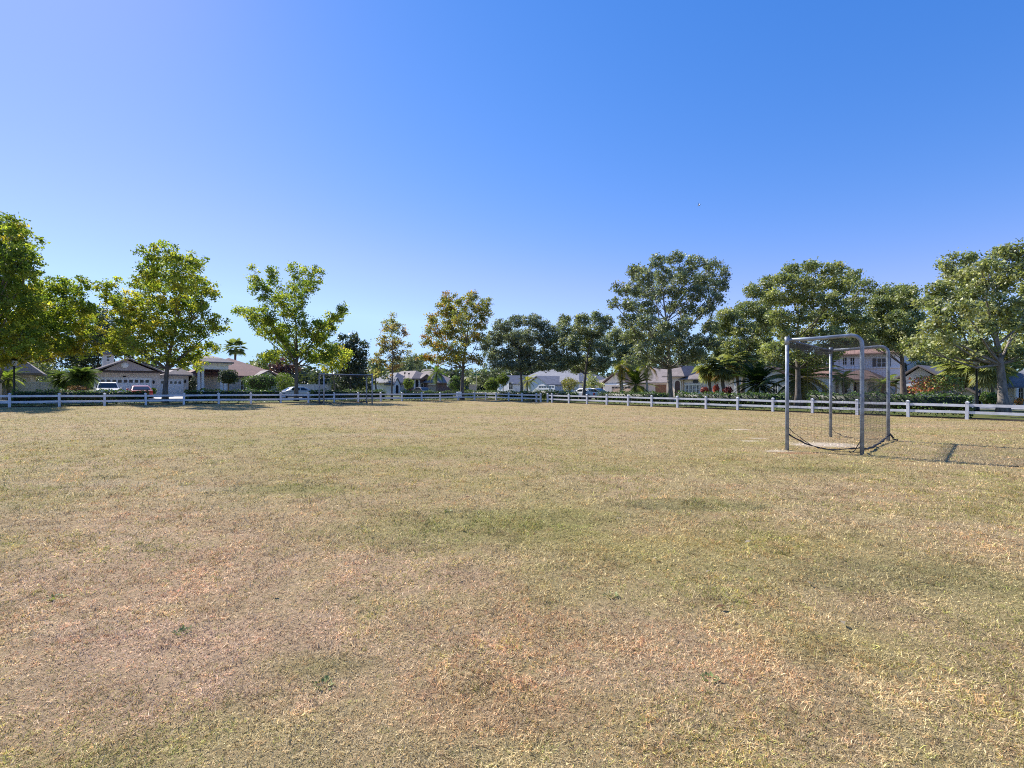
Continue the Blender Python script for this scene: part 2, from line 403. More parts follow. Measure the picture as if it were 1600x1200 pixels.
drive('', 935, 1045, RR1-.2, 36, True)
drive('', 1408, 1440, RR1-.2, 37, True)

# ------------------------------------------------------------------ fences
def fence(name, label, pts, group):
    t = thing(name, label, 'fence', (pts[0].x, pts[0].y, gz(pts[0].x)), 0, group)
    z0 = gz(pts[0].x)
    for i, p in enumerate(pts):
        m = MB(); dz = gz(p.x)-z0; x, y = p.x-pts[0].x, p.y-pts[0].y
        q = (pts[min(i+1, len(pts)-1)]-pts[max(i-1, 0)]).normalized(); nn = Vector((-q.y, q.x)); w = .068
        def c4(s, z): return [(x+q.x*a*s+nn.x*b*s, y+q.y*a*s+nn.y*b*s, dz+z) for a, b in ((-1,-1),(1,-1),(1,1),(-1,1))]
        lean = rng.normal(0, .012)
        v = c4(w, -.15)+c4(w, .88)+c4(w*1.28, .88)+c4(w*1.28, .905)+[(x, y, dz+.965)]
        v = [(a_+q.x*lean*(c_-dz), b_+q.y*lean*(c_-dz), c_) for a_, b_, c_ in v]
        fs = []
        for r in range(3):
            for k in range(4): fs.append((r*4+k, r*4+(k+1) % 4, (r+1)*4+(k+1) % 4, (r+1)*4+k))
        for k in range(4): fs.append((12+k, 12+(k+1) % 4, 16))
        m.add(v, fs).build('post', M_VINYL, t)
    for i in range(len(pts)-1):
        a, b = pts[i], pts[i+1]; q = (b-a).normalized(); nn = Vector((-q.y, q.x))
        if (b-a).length < .2: continue
        for zc in (.74, .36):
            v = []
            for p, s in ((a, 1), (b, -1)):
                p2 = p+q*.069*s; sag = 0
                jz = rng.normal(0, .011)
                for oy, oz in ((-.02,-.07),(.02,-.07),(.02,.07),(-.02,.07)):
                    v.append((p2.x+nn.x*oy-pts[0].x, p2.y+nn.y*oy-pts[0].y, gz(p.x)-z0+zc+oz+jz))
            MB().add(v, [(0,1,2,3),(7,6,5,4),(0,4,5,1),(1,5,6,2),(2,6,7,3),(3,7,4,0)]).build('rail', M_VINYL, t)
    return t
kc = (CORNER-P0L).dot(dL)/STEP
ptsL = [P0L+dL*STEP*k for k in range(-6, 17)]
if (CORNER-ptsL[-1]).length < .5: ptsL.pop()
ptsL.append(CORNER)
midk = [-4,-3,-2,-1]
ptsL += [P0R+dR*STEP*k for k in midk]+[P0R+dR*STEP*(-.72)]
fence('rail_fence', 'long white two-rail fence from the left edge round the corner to the footpath gap', ptsL, 'white rail fences round the playing field')
ptsR = [P0R-dR*STEP*.28+dR*0]+[P0R+dR*STEP*k for k in range(0, 19)]
fence('rail_fence', 'white two-rail fence running from the footpath gap to the right edge, behind the nearer goal', ptsR, 'white rail fences round the playing field')

# ------------------------------------------------------------------ foliage
def jitter_cols(n, palette, w, var=.22):
    idx = rng.choice(len(palette), size=n, p=np.array(w)/sum(w))
    c = np.array(palette)[idx]*1.35; return c*np.clip(rng.normal(1, var, (n, 1)), .45, 1.7)
def tree(name, label, cat, px, t, lobes, leaf, pal, wts, mat_=None, bark=None, rad=.2, dens=1.0, size=.2, fork=.35, group=None, warm=None, baseoff=0.0, spread=1.0, trunk_top=None, nleaf=26, limbs=1.4, depth_k=.75, sub=.42, lean=0.0):
    bx, by = wx(px, t), t; bz = gz(bx)
    root = thing(name, label, cat, (bx, by, bz), 0, group)
    L = []
    xs_ = [l[0] for l in lobes]; half = (max(xs_)-min(xs_))/2*t/FP+.5
    ymin = min(l[1]-l[3] for l in lobes)
    for (cx, cy, rx, ry) in lobes:
        e = abs(cx-(max(xs_)+min(xs_))/2)*t/FP
        room = math.sqrt(max(.05, half*half-e*e))*depth_k
        d = t+rng.uniform(-1, 1)*room
        x, z = wx(cx, d), wz(cy, d); s = d/FP
        L.append((np.array([x-bx, d-by, z-bz]), np.array([rx*s, .5*(rx+ry)*s*1.2, ry*s])*1.28*spread))
    # ---- branches
    mb = MB(); LIMB = []
    zc = np.array([l[0][2] for l in L]); ztop = zc.max()
    zlow = max(1.2, zc.min()*.82)
    top = L[int(np.argmax(zc))][0]
    axis = []
    H0 = ztop*.82
    ph = rng.uniform(0, 6.28)
    for i in range(9):
        f = i/8
        axis.append(Vector((top[0]*f**2*.8+.10*math.sin(ph+f*5)*f+lean*f, top[1]*f**2*.6+.1*math.cos(ph+f*4)*f, -.2+(H0+.2)*f)))
    rads = [rad*(1.35 if i == 0 else 1.0)*(1-.9*(i/8)**.75) for i in range(9)]
    mb.tube(axis, rads, 10)
    def on_axis(z):
        f = min(1, max(0, (z+.2)/(H0+.2)))*8; i = min(7, int(f)); return axis[i].lerp(axis[i+1], f-i), rads[i]*(1-(f-i))+rads[i+1]*(f-i)
    for c, r in L:
        c = Vector(c); hz = math.hypot(c.x, c.y)
        za = max(zlow, c.z-hz*rng.uniform(.7, 1.1)-.3); za = min(za, H0*.93)
        a, ra = on_axis(za); br = min(ra*.5, .022+.008*(c-a).length+.002*hz)
        m1 = a.lerp(c, .35)+Vector((rng.normal(0,.12), rng.normal(0,.12), -.05*hz+rng.normal(0,.1)))
        m2 = a.lerp(c, .7)+Vector((rng.normal(0,.15), rng.normal(0,.15), -.04*hz+rng.normal(0,.1)))
        mb.tube([a, m1, m2, c], [br, br*.75, br*.5, br*.25], 6, cap=False)
        LIMB.append((np.array(m1), np.array(m2), np.array(c)))
        for k in range(4):
            dv = unit(1)[0]*r*.8; dv[2] = abs(dv[2])*.8
            st = m2.lerp(c, rng.uniform(0, .9)); e = c+Vector(dv)
            mb.tube([st, st.lerp(e, .5)+Vector((0, 0, .05)), e], [br*.35, br*.25, .008], 4, cap=False)
    mb.build('trunk', bark or M_BARK, root)
    # ---- leaves
    C = []; K = []; zmin_ = zc.min()-.4
    for c, r in L:
        area = (r[0]*r[2])*math.pi
        nsub = max(5, int(area*1.75/(sub*sub)*dens))
        u = unit(nsub)*(rng.uniform(.12, 1, (nsub, 1))**.45)
        sc_ = c+u*r
        p1, p2, p3 = LIMB[len(C)]; ln_ = np.linalg.norm(p3-p1); k_ = int(ln_*limbs)
        if k_:
            q_ = rng.random((k_, 1))**.7; pp = np.where(q_ < .5, p1+(p2-p1)*q_*2, p2+(p3-p2)*(q_*2-1))+rng.normal(0, 1, (k_, 3))*np.array([.28,.28,.3])*(.6+.04*ln_); pp[:, 2] += .12
            pp = pp[pp[:, 2] > zmin_]; sc_ = np.concatenate([sc_, pp]); nsub = len(sc_)
        col = jitter_cols(nsub, pal, wts, .18)
        if warm is not None: col = warm(sc_+np.array([bx, by, bz]), col)
        nl = np.maximum(6, rng.normal(nleaf, 6, nsub)).astype(int)
        rep = np.repeat(np.arange(nsub), nl)
        p = sc_[rep]+rng.normal(0, 1, (len(rep), 3))*np.array([sub*.5, sub*.5, sub*.36])
        cc = col[rep]*np.clip(rng.normal(1, .2, (len(rep), 1)), .5, 1.6)
        C.append(p); K.append(cc)
    C = np.concatenate(C); K = np.concatenate(K)
    sz = size*np.clip(rng.normal(1, .28, len(C)), .5, 1.8)
    v, f = leaf_geo(C, sz, .7)
    NL.append(len(C)); np_mesh('crown', v, f, mat_ or M_LEAF, root, np.repeat(K, 4, axis=0))
    return root

NL = []
SYC = [(.15,.20,.035),(.21,.25,.045),(.33,.34,.06),(.10,.15,.03),(.38,.32,.06)]
OAKP = [(.145,.175,.095),(.205,.23,.13),(.10,.13,.068),(.27,.28,.165),(.18,.20,.125)]
OAKG = [(.165,.195,.075),(.235,.26,.10),(.12,.15,.058),(.30,.305,.13)]
OAKB = [(.13,.155,.105),(.17,.195,.13),(.10,.125,.08),(.22,.235,.155)]
DARKP = [(.045,.06,.03),(.06,.075,.038),(.035,.05,.027)]
FALL = [(.20,.21,.07),(.28,.24,.07),(.32,.19,.06),(.14,.17,.07),(.25,.18,.09)]
BROWNY = [(.22,.18,.11),(.18,.19,.09),(.26,.18,.12),(.14,.15,.08)]
GRP_S = 'street trees behind the fence'
def warm_low_left(px0, px1, py0, col, k):
    def f(p, c):
        px = CX+p[:, 0]/p[:, 1]*FP; py = CY-(p[:, 2]-H)/p[:, 1]*FP
        m = np.clip((px1-px)/(px1-px0), 0, 1)*np.clip((py-py0)/40+.4, 0, 1)*k
        m = (rng.random(len(p)) < m)[:, None]
        return np.where(m, np.array(col)*rng.uniform(.7, 1.3, (len(p), 1)), c)
    return f
def warm_low(py0, col, k):
    def f(p, c):
        py = CY-(p[:, 2]-H)/p[:, 1]*FP
        m = (rng.random(len(p)) < np.clip((py-py0)/70, 0, 1)*k)[:, None]
        return np.where(m, np.array(col)*rng.uniform(.7, 1.3, (len(p), 1)), c)
    return f

tree('sycamore_tree', 'tall green sycamore cut off by the left edge of the photo', 'tree', -32, 38,
     [(-10,372,30,36),(14,372,26,30),(28,405,26,26),(44,415,12,12),(-30,420,46,40),(12,440,36,26),(-20,475,50,36),(30,470,28,24),(-50,520,50,36),(10,512,42,30),(38,530,26,22),(-10,548,44,22),(-70,460,40,50),(20,350,12,14)],
     'syc', SYC, [4,4,.8,3,.2], dens=.6, size=.19, nleaf=38, sub=.4, rad=.27, group=GRP_S, warm=warm_low(500,(.26,.24,.03),.4))
tree('sycamore_tree', 'yellow green sycamore with twin rounded tops, over the far left lamp post', 'tree', -8, 45,
     [(92,444,16,14),(126,447,10,14),(105,470,24,20),(78,478,20,22),(62,458,12,14),(134,482,10,16),(112,500,28,20),(70,508,28,22),(135,512,14,10),(95,532,34,20),(55,536,24,20),(125,545,22,12),(40,505,18,22),(50,555,26,10)],
     'syc', SYC, [4,4,1.4,3,.3], dens=.6, spread=.95, size=.19, nleaf=38, sub=.4, rad=.2, group=GRP_S, warm=warm_low(490,(.30,.25,.03),.45))
tree('sycamore_tree', 'broad tall sycamore turning yellow, its thick trunk before the white garage doors', 'tree', 258, 43.5,
     [(262,396,18,14),(240,404,16,16),(284,410,18,16),(306,411,16,13),(228,425,14,16),(312,447,18,15),(326,455,12,10),(255,432,24,20),(288,442,22,18),(232,460,24,20),(268,472,26,22),(300,482,22,18),(206,480,20,18),(178,453,16,16),(190,500,20,20),(222,505,28,20),(256,512,26,20),(288,520,26,18),(340,508,12,12),(322,512,14,10),(326,545,18,10),(186,526,22,14),(215,538,26,14),(250,552,26,14),(286,556,26,14),(300,568,18,9),(176,543,18,8),(170,470,9,9)],
     'syc', SYC, [3,4,2.4,2.4,.7], dens=.47, size=.19, nleaf=38, sub=.38, spread=.98, limbs=2.0, rad=.25, group=GRP_S, warm=warm_low_left(150,330,430,(.34,.33,.06),.55))
tree('sycamore_tree', 'open upswept sycamore with several feathery spires, before the silver parked sedan', 'tree', 463, 50,
     [(398,433,7,13),(427,434,8,15),(463,424,10,12),(489,430,13,13),(410,456,14,13),(376,486,9,5),(390,484,8,5),(410,492,18,16),(438,470,10,13),(464,458,14,14),(484,449,11,11),(428,512,20,14),(458,488,14,14),(446,525,20,14),(478,514,14,12),(502,508,10,9),(517,503,11,12),(533,487,8,11),(528,495,7,8),(502,530,18,14),(424,556,18,8),(476,550,20,11),(514,552,15,12),(450,546,15,10),(496,562,14,7)],
     'syc', SYC, [3.5,4,.9,3,.15], dens=.62, size=.18, nleaf=34, sub=.38, spread=.98, limbs=3.0, rad=.23, fork=.3, group=GRP_S)
tree('sycamore_tree', 'small yellow leaning tree behind the left post of the far goal', 'tree', 527, 56,
     [(506,560,13,10),(520,548,12,10),(531,566,11,10),(515,572,12,7),(540,556,8,8)], 'syc', SYC, [1,3,3.5,1,1.5], dens=.8, size=.2, rad=.17, group=GRP_S, lean=-.7)
tree('conical_tree', 'slim conical tree with sparse brownish leaves, alone against the sky left of centre', 'tree', 612, 56,
     [(614,496,5,8),(603,507,7,7),(619,507,6,8),(611,520,13,9),(631,519,5,8),(597,534,10,9),(620,534,12,9),(636,545,5,7),(606,549,14,9),(623,556,11,8),(592,560,9,8),(604,568,12,7),(618,574,10,6),(590,582,8,6)],
     'fall', BROWNY, [3,3,2,2], dens=.7, spread=.85, size=.2, rad=.14, group=GRP_S, sub=.4)
tree('autumn_tree', 'broad autumn tree with orange leaves at its lower left, left of the grey oaks', 'tree', 722, 60,
     [(697,466,7,8),(716,467,8,8),(737,464,8,8),(757,474,9,9),(694,481,11,11),(714,484,14,11),(738,482,14,11),(758,491,10,9),(675,499,8,9),(701,502,14,11),(724,504,15,11),(748,506,12,10),(675,518,11,10),(701,521,15,10),(727,525,15,11),(750,527,9,9),(664,533,8,7),(686,541,14,8),(712,545,15,9),(663,558,9,7),(684,562,14,7),(705,560,14,8),(727,560,12,8),(747,562,9,7)],
     'fall', FALL, [3.5,3.5,.7,3.5,.8], dens=.8, spread=.95, size=.18, nleaf=36, sub=.4, rad=.27, group=GRP_S, warm=warm_low_left(650,712,490,(.42,.23,.05),.42))
def oak(label, px, t, lobes, pal, w, rad, dens=1.0, size=.2, trunk=M_BARK, **k):
    return tree('oak_tree', label, 'tree', px, t, lobes, 'oak', pal, w, mat_=M_OAK, bark=trunk, rad=rad, dens=dens*1.7, size=size*.9, nleaf=34, sub=.38, group='oak trees behind the fence', **k)
oak('grey green oak just left of centre, between the autumn tree and the footpath gap', 815, 63,
    [(785,510,11,9),(808,503,11,8),(832,502,12,8),(849,511,9,9),(774,530,12,10),(799,527,14,10),(827,526,15,11),(852,531,9,11),(769,554,11,8),(795,553,14,9),(822,553,15,10),(847,556,11,9),(834,571,11,6),(790,571,13,6),(759,540,7,8),(775,568,10,6),(812,570,13,7),(852,570,11,7),(815,540,14,9)], OAKB, [3,3,2,2], .24, dens=.8)
oak('rounded oak over the dark parked car, right of the footpath gap', 912, 61,
    [(882,501,8,7),(910,499,9,8),(931,497,9,7),(950,504,6,9),(877,519,13,10),(905,517,14,11),(933,517,12,11),(863,538,9,10),(891,538,14,11),(919,538,14,11),(943,542,12,11),(868,558,11,8),(894,561,14,9),(919,563,14,9),(943,566,12,9),(876,573,11,6),(905,576,12,6),(936,576,12,6)], OAKP, [3,3,2,2,2], .26, dens=.9)
oak('low oak squeezed between the rounded oak and the tallest oak', 971, 68,
    [(960,524,11,11),(984,529,14,11),(964,549,14,11),(990,551,14,11),(1006,563,11,8),(975,570,14,7)], OAKP, [3,3,2,1,2], .28, dens=.9)
oak('tallest dark oak with a wide airy crown, right of centre', 1047, 50,
    [(1027,409,11,9),(1055,405,11,8),(1087,409,12,9),(1113,416,11,9),(1131,427,8,8),(992,423,8,11),(1008,431,11,11),(1038,430,15,12),(1069,433,15,12),(1099,438,15,11),(1125,447,10,9),(971,450,9,8),(992,452,12,11),(1022,455,15,12),(1055,458,13,10),(1087,459,15,11),(1120,466,11,8),(961,476,8,6),(985,478,12,9),(1013,483,13,11),(1075,484,12,9),(1104,484,11,8),(980,501,12,9),(1008,504,15,11),(1039,508,12,9),(1071,505,13,9),(985,524,12,10),(1013,527,14,11),(1041,530,13,9),(1071,529,14,11),(1094,531,11,9),(1003,547,14,9),(1031,549,13,7),(1064,550,12,8),(1090,552,11,8),(992,561,12,7),(1015,563,12,6),(1078,562,12,6),(1098,560,11,7),(1028,518,12,9),(1052,530,10,8),(1050,480,9,8),(1110,510,12,10),(1112,535,11,10)], OAKP, [3,3,2,1,2], .33, dens=.6, trunk=M_BARKP)
oak('green oak behind the sabal palms, left of the goal', 1160, 58,
    [(1201,440,10,8),(1177,455,10,10),(1138,494,14,11),(1165,485,14,12),(1189,484,12,12),(1132,515,14,11),(1162,515,14,12),(1189,515,14,12),(1144,541,14,11),(1174,541,15,11),(1159,562,14,8),(1200,465,12,12),(1130,556,12,9),(1182,562,13,8),(1150,574,12,6),(1200,500,12,12),(1195,540,12,10),(1118,540,11,10)], OAKG, [3,3,2,2], .32, dens=.9)
oak('wide oak rising behind the nearer goal, a date palm at its foot', 1247, 41.5,
    [(1240,422,11,9),(1270,416,11,8),(1300,421,12,9),(1330,430,11,9),(1353,448,9,9),(1225,440,11,11),(1255,443,14,11),(1288,442,14,11),(1318,448,14,11),(1210,466,12,11),(1240,467,13,10),(1270,467,14,10),(1300,470,14,11),(1336,472,12,10),(1216,494,14,11),(1249,497,13,9),(1282,494,14,11),(1312,497,14,11),(1342,497,12,11),(1228,521,14,11),(1264,521,13,10),(1300,521,14,9),(1219,541,12,9),(1249,548,13,9),(1288,547,12,9),(1312,540,11,8),(1201,547,11,9),(1208,562,11,7),(1235,565,12,7),(1272,564,12,7),(1300,553,11,7),(1335,530,13,9),(1345,515,12,10)], OAKG, [3,2.5,2,2.5], .29, dens=.82)
oak('middle oak over the orange flowering bush, between the goal and the rightmost oak', 1412, 46,
    [(1397,455,12,9),(1419,458,11,9),(1376,459,9,8),(1371,477,12,11),(1395,475,13,11),(1421,477,13,11),(1376,499,14,11),(1403,499,14,11),(1427,501,13,11),(1373,520,14,9),(1400,523,14,9),(1427,525,14,9),(1388,538,14,8),(1419,542,14,8),(1350,510,10,14),(1352,530,12,9),(1437,556,11,7)], OAKG, [3,3,2.5,2], .34, dens=.95)
oak('big spreading oak with a forked grey trunk at the right edge', 1568, 32,
    [(1480,411,8,10),(1509,406,8,12),(1488,433,13,11),(1514,431,14,11),(1546,418,13,11),(1563,398,9,11),(1587,390,11,11),(1610,400,14,12),(1650,420,16,14),(1467,452,13,9),(1493,458,14,11),(1525,455,15,12),(1557,444,15,14),(1589,428,14,14),(1625,450,18,16),(1448,474,13,9),(1475,482,15,11),(1507,484,15,12),(1541,484,15,12),(1573,476,15,14),(1610,480,18,14),(1461,508,15,11),(1493,508,15,11),(1528,508,15,11),(1563,508,15,12),(1595,508,15,12),(1640,510,18,14),(1448,530,15,8),(1480,532,14,8),(1520,535,14,8),(1587,530,14,9),(1630,545,16,9),(1428,540,13,8),(1440,548,13,8),(1468,552,13,8),(1498,549,14,8),(1528,545,13,8),(1560,548,13,9),(1603,552,13,8)], OAKG, [3,3.6,1,3.6], .35, dens=.9, size=.19, trunk=M_BARKP)

GRP_B = 'trees among the houses beyond the road'
def back(label, px, t, lobes, pal, w, dens=.8, size=.32, rad=.25, **k):
    return tree('background_tree', label, 'tree', px, t, lobes, 'oak', pal, w, mat_=M_OAK, rad=rad, dens=dens, size=size, group=GRP_B, sub=.6, **k)
back('dark bluish oak beyond the road, left of the garage house roof', 152, 78, [(150,512,24,22),(176,530,16,22),(126,540,28,22),(95,552,26,18),(158,492,11,13),(190,548,14,14),(140,570,26,14)], DARKP, [3,2,2])
back('dark tree mass behind the roof at the far left', 30, 80, [(20,540,28,20),(50,560,26,16),(-10,560,28,20),(40,585,30,10),(10,585,30,12)], DARKP, [3,2,2])
back('pale green feathery small tree before the white board fence', 66, 60, [(58,572,15,9),(78,576,16,9),(52,586,13,7),(86,588,12,8),(70,594,16,7)], [(.15,.18,.08),(.20,.21,.10),(.10,.13,.05)], [3,2,1], size=.22, rad=.1)
back('bronze purple leaved tree behind the open sycamore', 448, 84, [(436,574,11,9),(452,580,12,9),(446,566,8,7)], [(.06,.028,.035),(.09,.04,.045)], [1,1], rad=.2)
back('light green tree right of the columned house roof', 420, 92, [(410,566,13,11),(432,572,13,9),(398,575,9,7),(425,556,9,8)], OAKG, [3,3,1,2])
back('tall dark oak with bluish crown behind the far goal', 548, 72, [(545,531,12,9),(559,541,11,13),(534,548,12,12),(566,562,7,13),(548,560,16,14),(540,582,15,12),(560,586,12,14),(530,600,12,8)], DARKP, [3,2,2], dens=.95)
back('bright green tree between the far goal and the conical tree', 588, 86, [(584,572,10,9),(594,582,10,9),(580,592,9,8)], OAKG, [2,3,1,3])
back('hazy green tree behind the white gabled house', 636, 118, [(628,572,14,9),(646,568,12,10),(655,560,8,8),(638,580,16,8)], OAKP, [2,3,1,2,2])
back('dense low tree behind the stone gate pier', 762, 96, [(745,586,13,8),(765,580,14,10),(786,584,12,9),(752,596,13,7),(775,594,13,7)], OAKP, [3,2,3,1,1])
back('shady tree behind the slate roofed house', 862, 125, [(850,570,16,8),(875,568,16,10),(895,574,14,9)], OAKP, [3,3,2,1,1])
back('bright yellow green tree beside the dark parked car', 925, 78, [(922,592,8,9),(930,602,9,7),(916,604,7,6)], OAKG, [1,3,1,4], size=.26, rad=.12)
back('dark tree behind the tan arched house', 1020, 112, [(1000,566,16,8),(1025,562,17,10),(1050,566,16,9),(1080,562,14,10)], OAKP, [3,2,2,1,1])
back('dark tree over the grey gabled house', 1215, 78, [(1198,556,13,9),(1218,552,14,11),(1238,560,14,11),(1210,570,12,7)], OAKP, [3,2,3,1,1])
back('tree behind the two storey white house', 1350, 92, [(1320,535,18,11),(1345,528,18,13),(1375,534,18,12),(1400,545,16,12)], OAKP, [3,2,3,1,1])
back('dense green tree behind the orange flowering bush', 1482, 60, [(1465,562,15,11),(1490,566,15,12),(1508,578,13,12),(1475,582,15,9),(1450,572,12,9)], OAKG, [3,2,3,1])
back('dark tree behind the grey roof at the right edge', 1600, 66, [(1590,560,18,12),(1615,570,18,14),(1570,572,14,9)], OAKP, [3,2,3,1,1])

# distant wood that closes the horizon
def far_woods():
    C = []; K = []
    for a in np.arange(-1.5, 1.35, .004):
        d = rng.uniform(150, 215)
        h = (8.6+1.9*math.sin(a*23)+1.2*math.sin(a*57+1))*(.85+.3*rng.random())
        n = 150; u = unit(n)*(rng.random((n, 1))**.4)
        p = np.array([a*d, d, h*.5])+u*np.array([3.6, 3.0, h*.52])
        C.append(p); K.append(np.array([(.075,.095,.05)])*np.clip(rng.normal(1,.25,(n,1)),.5,1.6)*rng.uniform(.8,1.25))
    C = np.concatenate(C); K = np.concatenate(K)
    v, f = leaf_geo(C, rng.uniform(.7,1.5,len(C)), .8)
    o = np_mesh('woods', v, f, M_OAK, None, np.repeat(K, 4, axis=0)); tag(o, 'distant dark green wood closing the horizon behind the houses', 'woods', kind='stuff')
far_woods()

# hedges: leafy boxes along the fence
def hedge(label, a, b, h, w, pal=None, group='clipped hedges behind the fence', seg=.1):
    d = (b-a); Ln = d.length; d = d.normalized(); n = Vector((-d.y, d.x)); z0 = gz(a.x)
    N = int(Ln*(2*h+w)*150); s = rng.random(N)*Ln
    per = rng.random(N)*(2*h+w); x = np.zeros(N); z = np.zeros(N)
    f1 = per < h; f2 = (per >= h) & (per < h+w); f3 = per >= h+w
    x[f1] = -w/2; z[f1] = per[f1]; x[f2] = per[f2]-h-w/2; z[f2] = h; x[f3] = w/2; z[f3] = per[f3]-h-w
    wob = .07*np.sin(s*2.1+a.x)+.05*np.sin(s*5.3+1)+.04*np.sin(s*11.)
    x = x+np.sign(x)*wob*.6*(~f2)+rng.normal(0, .05, N); z = np.where(f2, z+wob, z*(1+wob*.3))+rng.normal(0, .045, N)
    z = np.where(z < .25, z+.22*rng.random(N), z)
    ends = rng.random(N) < (w*h)/(Ln*(2*h+w))*2
    s = np.where(ends, np.where(rng.random(N) < .5, 0, Ln)+rng.normal(0, .05, N), s); x = np.where(ends, rng.uniform(-w/2, w/2, N), x); z = np.where(ends, rng.uniform(.1, h, N), z)
    P = np.stack([d.x*s+n.x*x, d.y*s+n.y*x, z+gz_np(a.x+d.x*s)-z0], 1)
    v, f = leaf_geo(P, rng.uniform(.07, .15, N), .65, .3)
    col = jitter_cols(N, pal or [(.055,.10,.022),(.085,.14,.03),(.04,.075,.02),(.12,.16,.04)], [3,3,2,1.2], .3)
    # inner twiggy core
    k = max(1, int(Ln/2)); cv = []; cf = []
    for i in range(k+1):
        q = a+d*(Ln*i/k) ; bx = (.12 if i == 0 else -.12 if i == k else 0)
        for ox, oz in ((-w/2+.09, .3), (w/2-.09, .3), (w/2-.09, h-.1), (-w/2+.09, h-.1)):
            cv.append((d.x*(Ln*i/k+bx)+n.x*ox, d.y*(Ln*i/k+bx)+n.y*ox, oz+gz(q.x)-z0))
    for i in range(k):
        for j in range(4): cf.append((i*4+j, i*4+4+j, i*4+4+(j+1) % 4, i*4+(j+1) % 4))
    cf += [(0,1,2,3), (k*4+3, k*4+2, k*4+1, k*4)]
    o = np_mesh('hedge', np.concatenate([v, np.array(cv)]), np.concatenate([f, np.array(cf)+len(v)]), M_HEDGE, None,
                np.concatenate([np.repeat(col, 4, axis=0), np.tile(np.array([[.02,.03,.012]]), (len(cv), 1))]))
    o.location = (a.x, a.y, z0); tag(o, label, 'hedge', group); return o
OL, OR = 1.5, 1.5
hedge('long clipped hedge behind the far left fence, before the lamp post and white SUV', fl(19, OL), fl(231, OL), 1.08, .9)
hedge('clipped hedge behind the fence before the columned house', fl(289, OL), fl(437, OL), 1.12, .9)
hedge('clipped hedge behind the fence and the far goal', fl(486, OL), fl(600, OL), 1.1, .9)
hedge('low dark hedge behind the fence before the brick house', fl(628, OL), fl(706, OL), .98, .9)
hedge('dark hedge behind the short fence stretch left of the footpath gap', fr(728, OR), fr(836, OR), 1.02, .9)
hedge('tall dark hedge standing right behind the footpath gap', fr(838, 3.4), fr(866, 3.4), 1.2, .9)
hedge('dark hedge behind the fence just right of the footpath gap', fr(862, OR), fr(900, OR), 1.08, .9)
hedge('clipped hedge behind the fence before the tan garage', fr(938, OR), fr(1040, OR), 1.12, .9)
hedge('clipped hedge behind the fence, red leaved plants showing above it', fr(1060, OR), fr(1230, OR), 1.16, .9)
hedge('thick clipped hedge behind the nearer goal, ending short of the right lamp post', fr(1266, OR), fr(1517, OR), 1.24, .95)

def bush(name, label, px, py, t, rx, ry, pal, w, cat='bush', stem=False, group=None, dens=1.0, size=.14, rough=.09, warm=None, mat_=None):
    s = t/FP; x = wx(px, t); zc = wz(py, t)-gz(x); A = np.array([rx*s, rx*s, ry*s])
    root = thing(name, label, cat, (x, t, gz(x)), 0, group)
    N = int(min(9000, 4*math.pi*((A[0]*A[2])**.8*1.2)*120*dens)); u = unit(N)
    lump = 1+.10*np.sin(u[:, 0]*5+px)+.08*np.sin(u[:, 1]*7+py)+.08*np.sin(u[:, 2]*6+px*2)
    r_ = (1-np.abs(rng.normal(0, rough*1.4, N)))*lump if rough < .15 else (1-.55*rng.random(N)**1.6)*lump
    P = u*A*r_[:, None]+np.array([0, 0, zc]); P[:, 2] = np.maximum(P[:, 2], .08)
    col = jitter_cols(N, pal, w, .28)
    if warm is not None: col = warm(P+np.array([x, t, gz(x)]), col)
    v, f = leaf_geo(P, size*rng.uniform(.7, 1.4, N), .65, .2)
    np_mesh('foliage', v, f, mat_ or M_HEDGE, root, np.repeat(col, 4, axis=0))
    m = MB()
    m.tube([(0,0,-.1),(0.02,0,max(.1, zc-A[2]*.5)),(0,0,zc+A[2]*.4)], [.07,.055,.02], 7)
    for k in range(7):
        a = k*.9; m.tube([(0,0,max(.08, zc-A[2]*.7)),(A[0]*.35*math.cos(a), A[1]*.35*math.sin(a), zc),(A[0]*.75*math.cos(a), A[1]*.75*math.sin(a), zc+A[2]*.35*math.sin(k*2.1))], [.03,.02,.008], 5)
    m.build('stem', M_BARK, root)
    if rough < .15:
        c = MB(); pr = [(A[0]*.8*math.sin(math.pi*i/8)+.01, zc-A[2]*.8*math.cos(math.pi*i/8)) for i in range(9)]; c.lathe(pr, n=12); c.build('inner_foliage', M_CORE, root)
    return root
TOP = [(.07,.12,.025),(.10,.155,.03),(.05,.085,.02)]; LIME = [(.16,.21,.03),(.21,.25,.04),(.10,.15,.025)]
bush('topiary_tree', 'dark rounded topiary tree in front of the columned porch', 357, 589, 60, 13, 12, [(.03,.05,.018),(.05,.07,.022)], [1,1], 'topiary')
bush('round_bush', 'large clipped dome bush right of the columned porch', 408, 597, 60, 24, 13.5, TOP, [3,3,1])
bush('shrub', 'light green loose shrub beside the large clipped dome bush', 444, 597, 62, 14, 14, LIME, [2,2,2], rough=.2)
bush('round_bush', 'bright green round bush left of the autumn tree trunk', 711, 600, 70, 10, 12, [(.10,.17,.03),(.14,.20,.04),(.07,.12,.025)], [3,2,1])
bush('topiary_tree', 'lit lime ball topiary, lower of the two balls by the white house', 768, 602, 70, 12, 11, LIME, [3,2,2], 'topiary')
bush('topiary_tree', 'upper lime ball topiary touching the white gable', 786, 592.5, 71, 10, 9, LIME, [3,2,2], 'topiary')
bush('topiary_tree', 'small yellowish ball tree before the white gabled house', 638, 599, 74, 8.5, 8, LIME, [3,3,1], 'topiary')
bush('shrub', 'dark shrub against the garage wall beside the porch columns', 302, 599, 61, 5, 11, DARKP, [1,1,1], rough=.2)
bush('shrub', 'low green shrub between the two garage doors', 239, 611, 52, 5, 5, TOP, [1,1,1], rough=.2)
